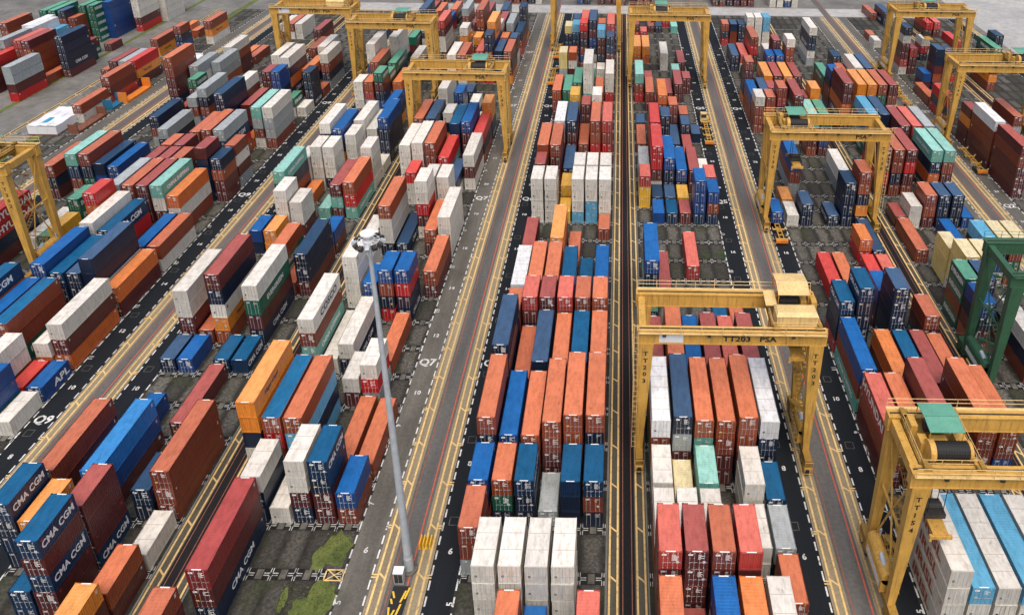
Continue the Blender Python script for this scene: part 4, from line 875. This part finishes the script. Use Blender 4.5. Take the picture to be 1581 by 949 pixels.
        for px in (-0.1, 1.6):
            for py in (-0.8, 0.8): ro.bar((x+px, yc+py, zs+1.3), (x+px, yc+py, z+0.3), 0.05, seg=4)
        build('hoist_rope', ro, M['black'], t)
def tr_(b): return TR[b]
gantry('yellow gantry crane with beige machine house straddling the rows right of the middle', *TR['Q5'], 82.3, 'TT203', trolley=23.6, kind='house', beam_text='TT203   PSA', text_at=0.60, spreader=(17.0, 6.0), plate=True, house_side='R')
gantry('nearest yellow gantry crane, black hoist drum and green roof, over white and sky-blue containers', *TR['Q4'], 60.6, 'TT154', trolley=35.2, kind='winch', beam_text=None, spreader=(11.6, 6.0), house_side='L')
gantry('yellow gantry crane with green roof at its left end, blue containers standing beneath', *TR['Q4'], 144.0, 'TT130', trolley=36.5, kind='winch', house_side='L', spreader=(13.5, 6.0))
gantry('yellow gantry crane above the Q7 lane, green roof at its right end', *TR['Q7'], 174.3, 'TT142', trolley=-33.2, kind='winch', house_side='L')
gantry('yellow gantry crane behind the Q7 one, over white and green containers', *TR['Q8'], 213.5, 'TT141', trolley=-62.0, kind='winch', house_side='L')
gantry('far yellow gantry crane with a white sign plate, spanning the Q9 rows', *TR['Q9'], 227.0, None, trolley=-84.5, kind='house', beam_text='TT201  PSA', text_at=0.62, plate=True, house_side='L')
gantry('yellow gantry crane of which only two upright legs show, at the far end of Q6', *TR['Q6'], 257.5, None, trolley=-10.0, kind='winch', house_side='L')
gantry('far yellow gantry crane straddling orange containers beside the dark drain strip', *TR['Q5'], 225.0, None, trolley=12.6, kind='winch', house_side='R')
gantry('yellow gantry crane at the far right in front of the open quay', *TR['Q2'], 233.0, None, trolley=95.5, kind='winch', house_side='L', spreader=(12.9, 6.0))
gantry('yellow gantry crane cut off by the right edge, in front of a red container', *TR['Q2'], 185.0, 'TT140', trolley=102.0, kind='winch', beam_text=None, codes='L', house_side='L')
gantry('yellow gantry crane legs with cross bracing at the left edge', *TR['Q10'], 121.5, 'TT202', trolley=-112.5, kind='winch', beam_text=None, top=24.2, house_side='R')
gantry('dark green gantry crane beside green and white containers at the right edge', *TR['Q3'], 95.5, None, trolley=73.0, kind='winch', col='crane_green', beam_text=None, house_side='L', gap=8.6)
# ------------------------------------------------------------------ lamp mast
def lathe(mb, prof, x=0, y=0, seg=20, mi=0):
    n = len(mb.v)
    for r, z in prof:
        for i in range(seg): a = 2*PI*i/seg; mb.v.append((x+r*math.cos(a), y+r*math.sin(a), z))
    for j in range(len(prof)-1):
        for i in range(seg):
            k = (i+1) % seg; mb.f.append((n+j*seg+i, n+j*seg+k, n+(j+1)*seg+k, n+(j+1)*seg+i)); mb.m.append(mi)
    mb.f.append(tuple(n+(len(prof)-1)*seg+i for i in range(seg))); mb.m.append(mi)
mx, my = -24.02, 65.6
mast = thing('lamp_mast', 'tall grey lamp mast with a ring of floodlights rising from the road', 'lamp mast', (mx, my, 0))
pm = MB(); lathe(pm, [(0.55, 0.25), (0.54, 2.2), (0.50, 2.25), (0.45, 8), (0.38, 18), (0.30, 30), (0.22, 42), (0.20, 45.8)]); build('pole', pm, M['galv'], mast)
HZ, HS = 45.9, 0.66
def hv(mb):
    mb.v = [(x*HS, y*HS, HZ+(z-44)*HS) for x, y, z in mb.v]; return mb
hd = MB(); lathe(hd, [(0.3, 43.6), (0.85, 43.8), (0.85, 44.2), (0.4, 44.3), (0.4, 45.0), (0.55, 45.1)])
for k in range(12):
    a = 2*PI*k/12+0.2; hd.bar((0.6*math.cos(a), 0.6*math.sin(a), 44.0), (1.9*math.cos(a), 1.9*math.sin(a), 44.1), 0.05, seg=4)
for k in range(24):
    a = 2*PI*k/24; b2 = 2*PI*(k+1)/24; hd.bar((1.55*math.cos(a), 1.55*math.sin(a), 44.15), (1.55*math.cos(b2), 1.55*math.sin(b2), 44.15), 0.05, seg=4, cap=False)
for k in range(6):
    a = 2*PI*k/6; hd.bar((0.7*math.cos(a), 0.7*math.sin(a), 43.9), (0.42*math.cos(a), 0.42*math.sin(a), 41.6), 0.05, seg=4)
head = build('lamp_ring', hv(hd), M['pale'], mast)
cp = MB(); lathe(cp, [(0.95, 45.1), (1.12, 45.15), (1.12, 45.42), (0.9, 45.5)], seg=12); build('cap_disc', hv(cp), M['white'], mast)
for k in range(12):
    a = 2*PI*k/12+0.2; fb = MB(); c, s = math.cos(a), math.sin(a)
    def q(u, v, z): return (c*u-s*v, s*u+c*v, 43.95+z)
    fb.hexa([q(1.65, -.36, -.38), q(2.15, -.36, -.60), q(2.15, .36, -.60), q(1.65, .36, -.38)], [q(1.75, -.30, .25), q(2.45, -.30, .0), q(2.45, .30, .0), q(1.75, .30, .25)])
    build('floodlight', hv(fb), M['steel'] if k % 3 else M['galv'], mast)
bs = MB(); lathe(bs, [(1.0, 0.0), (1.0, 0.25), (0.7, 0.28)], seg=16); build('concrete_base', bs, M['patch'], mast)
cb = thing('control_box', 'pale metal cabinet standing in front of the lamp mast', 'cabinet', (mx-0.75, my-1.6, 0.1))
c1 = MB(); c1.box(-0.55, 0.55, -0.4, 0.4, 0, 1.75); build('cabinet_body', c1, M['galv'], cb)
c2 = MB(); c2.hexa([(-.6, -.45, 1.75), (.6, -.45, 1.75), (.6, .45, 1.75), (-.6, .45, 1.75)], [(-.6, -.45, 1.8), (.6, -.45, 1.8), (.6, .45, 1.95), (-.6, .45, 1.95)]); build('cabinet_roof', c2, M['pale'], cb)
c3 = MB(); c3.box(0.02, 0.48, -0.42, -0.405, 0.2, 1.6); c3.box(-0.48, -0.02, -0.42, -0.405, 0.2, 1.6); build('cabinet_door', c3, M['steel'], cb)
# striped island in front of the mast, a kerb stone of its own
isl = thing('kerb_island', 'concrete island with black and yellow stripes below the lamp mast', 'traffic island', (mx-0.35, my-4.2, 0.012))
i1 = MB(); i1.hexa([(-1.0, -1.9, 0), (0.8, -1.9, 0), (1.0, 2.0, 0), (-1.0, 2.0, 0)], [(-0.95, -1.85, .16), (0.75, -1.85, .16), (0.95, 1.95, .16), (-0.95, 1.95, .16)]); build('kerb', i1, M['black'], isl)
i2 = MB()
for xa, ya, xb, yb in ((-0.95, 1.3, -0.6, 0.5), (-0.95, 0.4, -0.7, -0.2), (-0.95, -0.6, -0.72, -1.8), (-0.5, -1.8, -0.25, -0.9), (0.0, -1.8, 0.32, -0.2), (0.2, 0.0, 0.55, 1.4), (0.6, 0.4, 0.9, 1.8)):
    i2.quad((xa, ya, .166), (xa+0.22, ya, .166), (xb+0.22, yb, .166), (xb, yb, .166)) if ya < yb else i2.quad((xb, yb, .166), (xb+0.22, yb, .166), (xa+0.22, ya, .166), (xa, ya, .166))
build('yellow_stripe', i2, M['yellow_text'], isl)
ba = thing('barrier', 'yellow stacked road barriers behind the lamp mast', 'barrier', (mx+1.15, my+3.1, 0.012))
for k in range(4):
    b1 = MB(); b1.hexa([(-0.7+k*.42, -.5, 0), (-0.42+k*.42, -.5, 0), (-0.42+k*.42, .9, 0), (-0.7+k*.42, .9, 0)], [(-0.62+k*.42, -.5, .85), (-0.50+k*.42, -.5, .85), (-0.50+k*.42, .9, .85), (-0.62+k*.42, .9, .85)]); build('panel', b1, M['yellow_text'], ba)
# ------------------------------------------------------------------ chassis trailers, trucks
def trailer(x, y, label, truck=None, L=12.6):
    r = thing('container_trailer', label, 'trailer', (x, y, 0.01), 0, 'empty container trailers')
    f = MB()
    for s in (-1, 1): f.box(*sorted((s*0.38, s*0.52)), 0, L, 1.05, 1.35)
    for k in range(9): f.box(-0.52, 0.52, 0.5+k*(L-1)/8-0.08, 0.5+k*(L-1)/8+0.08, 1.08, 1.30)
    for yy in (0.25, L*0.32, L*0.62, L-0.3): f.box(-1.22, 1.22, yy-0.14, yy+0.14, 1.10, 1.36)
    fr = build('frame', f, M['crane'], r)
    for yy in (0.25, L*0.32, L*0.62, L-0.3):
        for s in (-1, 1):
            g = MB(); g.hexa([(s*1.16-.06, yy-.2, 1.3), (s*1.16+.06, yy-.2, 1.3), (s*1.16+.06, yy+.2, 1.3), (s*1.16-.06, yy+.2, 1.3)], [(s*1.34-.04, yy-.15, 1.75), (s*1.34+.04, yy-.15, 1.75), (s*1.34+.04, yy+.15, 1.75), (s*1.34-.04, yy+.15, 1.75)]); build('corner_guide', g, M['crane_pale'], fr)
    bm = MB(); bm.box(-1.2, 1.2, -0.25, 0.10, 0.55, 1.15); build('bumper', bm, M['orange'], r)
    for yy in (1.3, 2.6):
        for s in (-1, 1): wm = MB(); wm.bar((s*0.65, yy, 0.5), (s*1.2, yy, 0.5), 0.5, seg=14); build('wheel', wm, M['black'], r)
    lm = MB()
    for s in (-1, 1): lm.box(*sorted((s*0.55, s*0.7)), L*0.72, L*0.72+.18, 0.05, 1.05)
    build('landing_leg', lm, M['steel'], r)
    if truck:
        t = thing('terminal_truck', truck, 'truck', (x, y+L+0.1, 0.01), 0, 'terminal trucks')
        ch = MB(); ch.box(-0.5, 0.5, -1.5, 3.2, 0.7, 1.02); build('chassis', ch, M['steel'], t)
        cab = MB(); cab.hexa([(-1.15, 1.0, 0.8), (0.6, 1.0, 0.8), (0.6, 2.9, 0.8), (-1.15, 2.9, 0.8)], [(-1.1, 1.05, 2.95), (0.55, 1.05, 2.95), (0.55, 2.6, 2.95), (-1.1, 2.6, 2.95)]); cabo = build('cab', cab, M['crane_pale'], t)
        hd_ = MB(); hd_.box(0.62, 1.2, 1.0, 3.1, 0.75, 1.6); hd_.box(-1.15, 0.6, 2.9, 3.3, 0.6, 1.4); build('engine_hood', hd_, M['crane'], t)
        wn = MB(); wn.quad((-1.0, 1.02, 1.8), (0.45, 1.02, 1.8), (0.42, 1.045, 2.75), (-0.97, 1.045, 2.75)); build('rear_window', wn, M['glass'], cabo)
        for yy in (-0.4, 2.3):
            for s in (-1, 1): wm = MB(); wm.bar((s*0.7, yy, 0.52), (s*1.2, yy, 0.52), 0.52, seg=14); build('wheel', wm, M['black'], t)
    return r
trailer(23.9, 183.0, 'empty yellow trailer in the Q5 lane with an orange bumper, loose truck ahead', 'beige terminal truck in the Q5 lane ahead of an empty trailer')
trailer(33.9, 137.2, 'yellow trailer in the Q4 lane carrying a short blue container at its front')
trailer(84.1, 208.0, 'empty yellow trailer pulled by a beige truck beside the Q3 rows', 'beige terminal truck pulling a trailer beside a rust-red container')
trailer(82.8, 233.0, 'empty yellow trailer under the far right crane')
trailer(88.0, 169.0, 'dirty yellow trailer beside the tall brown stack at the Q2 lane')
trailer(-20.3, 247.0, 'yellow trailer at the far end of the Q6 lane')
trailer(-20.0, 223.0, 'orange trailer standing beside mint-green roofs in the Q6 lane')
# short container on the second trailer
container_on = thing('shipping_container', 'short royal-blue container riding on a yellow trailer under a crane', 'container', (33.9, 143.4, 1.39))
for nm, fn, mm, cc in (('body', lambda: body_mb(6.058, CH, False, False), [M['side']], PAL['b'][0]), ('roof', lambda: roof_mb(6.058, CH, False), [M['roof'], M['white'], M['seam']], PAL['b'][1])):
    o = build(nm, fn(), mm, container_on); o.color = tuple(cc)+(1,)
for s in (-1, 1):
    o = build('door', door_mb(CH, s, False, 3), [M['side'], M['white'], M['yellow_text']], container_on); o.color = PAL['b'][0]+(1,)
    for xx in (s*0.28, s*0.76): build('lock_rod', rod_mb(CH, xx), M['rod'], o)
# ------------------------------------------------------------------ flat racks and loose gear in the far left yard
def flat_rack(x, y, z, label, m, wall=2.2, deck_m=None, L=12.19):
    r = thing('flat_rack', label, 'flat rack', (x, y, z), 0, 'flat racks in the far left yard')
    d = MB(); d.box(-1.2, 1.2, 0, L, 0, 0.6); build('deck', d, deck_m or m, r)
    for yy in (0.0, L-0.25):
        e = MB(); e.box(-1.2, 1.2, yy, yy+0.25, 0.6, 0.6+wall)
        for s in (-1, 1): e.box(*sorted((s*1.22, s*1.0)), yy-0.02, yy+0.27, 0.6, 0.6+wall+0.05)
        build('end_wall', e, m, r)
    return r
flat_rack(-140.4, 184.5, 0, 'maroon flat rack with low end walls beside the white covered containers', M['rustmetal'], 2.0)
flat_rack(-139.5, 205.0, 0, 'orange flat rack with one tall orange end wall near the road', M['orange'], 2.6)
flat_rack(-140.9, 200.0, 0, 'blue flat rack with raised ends between the maroon and orange ones', flat('blue_paint', (0.02, 0.16, 0.30), 0.5), 2.4, L=6.0)
flat_rack(-137.5, 232.5, 0, 'pale folded flat rack lying beside the amber container', M['pale'], 0.7)
for i, (dx, lab) in enumerate(((0, 'left white tarpaulin-covered container in the far left yard'), (2.5, 'middle white tarpaulin-covered container with a blue patch on top'), (5.0, 'right white tarpaulin-covered container beside the maroon flat rack'))):
    r = thing('covered_container', lab, 'covered container', (-150.2+dx, 183.5, 0), 0, 'white covered containers')
    t = MB(); n = 10
    for k in range(n):
        za, zb_ = 2.55+0.10*math.sin(k*1.3+i), 2.55+0.10*math.sin((k+1)*1.3+i); ya, yb = 12.6*k/n, 12.6*(k+1)/n
        t.quad((-1.22, ya, za), (0, ya, za+.12), (0, yb, zb_+.12), (-1.22, yb, zb_)); t.quad((0, ya, za+.12), (1.22, ya, za), (1.22, yb, zb_), (0, yb, zb_+.12))
        for s in (-1, 1): q4 = [(s*1.22, ya, 0.3), (s*1.22, yb, 0.3), (s*1.22, yb, zb_), (s*1.22, ya, za)]; t.quad(*(q4 if s > 0 else q4[::-1]))
    for yy in (0, 12.6): t.quad((-1.22, yy, 0.3), (1.22, yy, 0.3), (1.22, yy, 2.5), (-1.22, yy, 2.5))
    build('tarpaulin', t, M['pale'], r)
    d = MB(); d.box(-1.25, 1.25, -0.05, 12.65, 0, 0.32); build('deck', d, M['rustmetal'], r)
    if i == 1: p = MB(); p.box(-1.0, 0.1, 2.0, 5.2, 2.66, 2.80); build('blue_patch', p, M['blue_patch'] if 'blue_patch' in M else flat('blue_sheet', (0.03, 0.30, 0.52), 0.5), r)
# ------------------------------------------------------------------ weeds and grass between the slots, painted boxes on the ground
def grass_patch(rects, seed, dens=22):
    mb = MB(); r = random.Random(seed)
    for x0, x1, y0, y1 in rects:
        for _ in range(int((x1-x0)*(y1-y0)*dens)):
            x, y = r.uniform(x0, x1), r.uniform(y0, y1); h = r.uniform(0.06, 0.2); a = r.uniform(0, PI); w_ = r.uniform(0.05, 0.13)
            mb.v += [(x-math.cos(a)*w_, y-math.sin(a)*w_, 0.015), (x+math.cos(a)*w_, y+math.sin(a)*w_, 0.015), (x+r.uniform(-.1, .1), y+r.uniform(-.1, .1), h)]
            n = len(mb.v); mb.f.append((n-3, n-2, n-1)); mb.m.append(0)
    return mb
gp = [(-35.6, -32.0, 58.8, 63.6), (-35.4, -32.0, 65.8, 70.2), (-36.4, -31.6, 50, 57.2), (-38.2, -35.6, 58.8, 63.4)]
gm, gr = MB(), random.Random(8)
for cx_, cy_, rx, ry in ((-33.6, 68.0, 1.9, 2.6), (-35.2, 66.8, 1.0, 1.8), (-33.4, 61.3, 2.0, 2.8), (-35.0, 60.2, 1.5, 2.0), (-37.6, 61.6, 0.5, 1.6), (-33.4, 54.0, 2.2, 3.8), (-36.0, 53.0, 1.4, 2.6)):
    n0 = len(gm.v); n = 22
    for q in range(n): an = 2*PI*q/n; jj = gr.uniform(.72, 1.12); gm.v.append((cx_+rx*math.cos(an)*jj, cy_+ry*math.sin(an)*jj, 0.0135+0.0004*len(gm.f)))
    gm.f.append(tuple(range(n0, n0+n))); gm.m.append(0)
tag(build('grass', gm, M['grass']), kind='structure')
tag(build('grass_tufts', grass_patch(gp, 3), M['grass']), 'thin green grass growing on the empty slots near the Q7 lane', 'grass', kind='stuff')
yb_ = MB()
for k in (-1, 0):
    y = ys(k); x0, x1, y0, y1 = -33.9, -31.6, y-0.75, y+0.75
    for a, b, c, d in ((x0, x1, y0, y0+.16), (x0, x1, y1-.16, y1), (x0, x0+.16, y0, y1), (x1-.16, x1, y0, y1)): strip(yb_, a, b, c, d, 0.022)
    yb_.quad((x0, y0, .023), (x0+.2, y0, .023), (x1, y1, .023), (x1-.2, y1, .023)); yb_.quad((x1-.2, y0, .024), (x1, y0, .024), (x0+.2, y1, .024), (x0, y1, .024))
tag(build('yellow_boxes', yb_, M['yline']), kind='structure')
def weed(x, y, label, seed):
    r = random.Random(seed); mb = MB()
    t = thing('weed', label, 'weed', (x, y, 0.012), 0, 'weeds in the empty Q5 slots')
    for _ in range(260):
        px, py, pz = r.gauss(0, .55), r.gauss(0, .9), abs(r.gauss(0, .35)); a = r.uniform(0, 2*PI); s = r.uniform(.06, .16)
        mb.v += [(px, py, pz), (px+math.cos(a)*s, py+math.sin(a)*s, pz+s*.4), (px+math.cos(a+1)*s, py+math.sin(a+1)*s, pz+s*.7)]; n = len(mb.v); mb.f.append((n-3, n-2, n-1)); mb.m.append(0)
    build('leaves', mb, M['leaf'], t)
M['leaf'] = flat('weed_leaf', (0.055, 0.13, 0.03), 0.7, 0, 0.4)
weed(17.8, 132.5, 'largest bright green weed bush on the bare ground right of the red container', 1)
weed(21.2, 132.8, 'small weed bush close to the white dashes of the Q5 lane', 2)
weed(10.6, 132.3, 'green weed tuft left of the red container', 3)
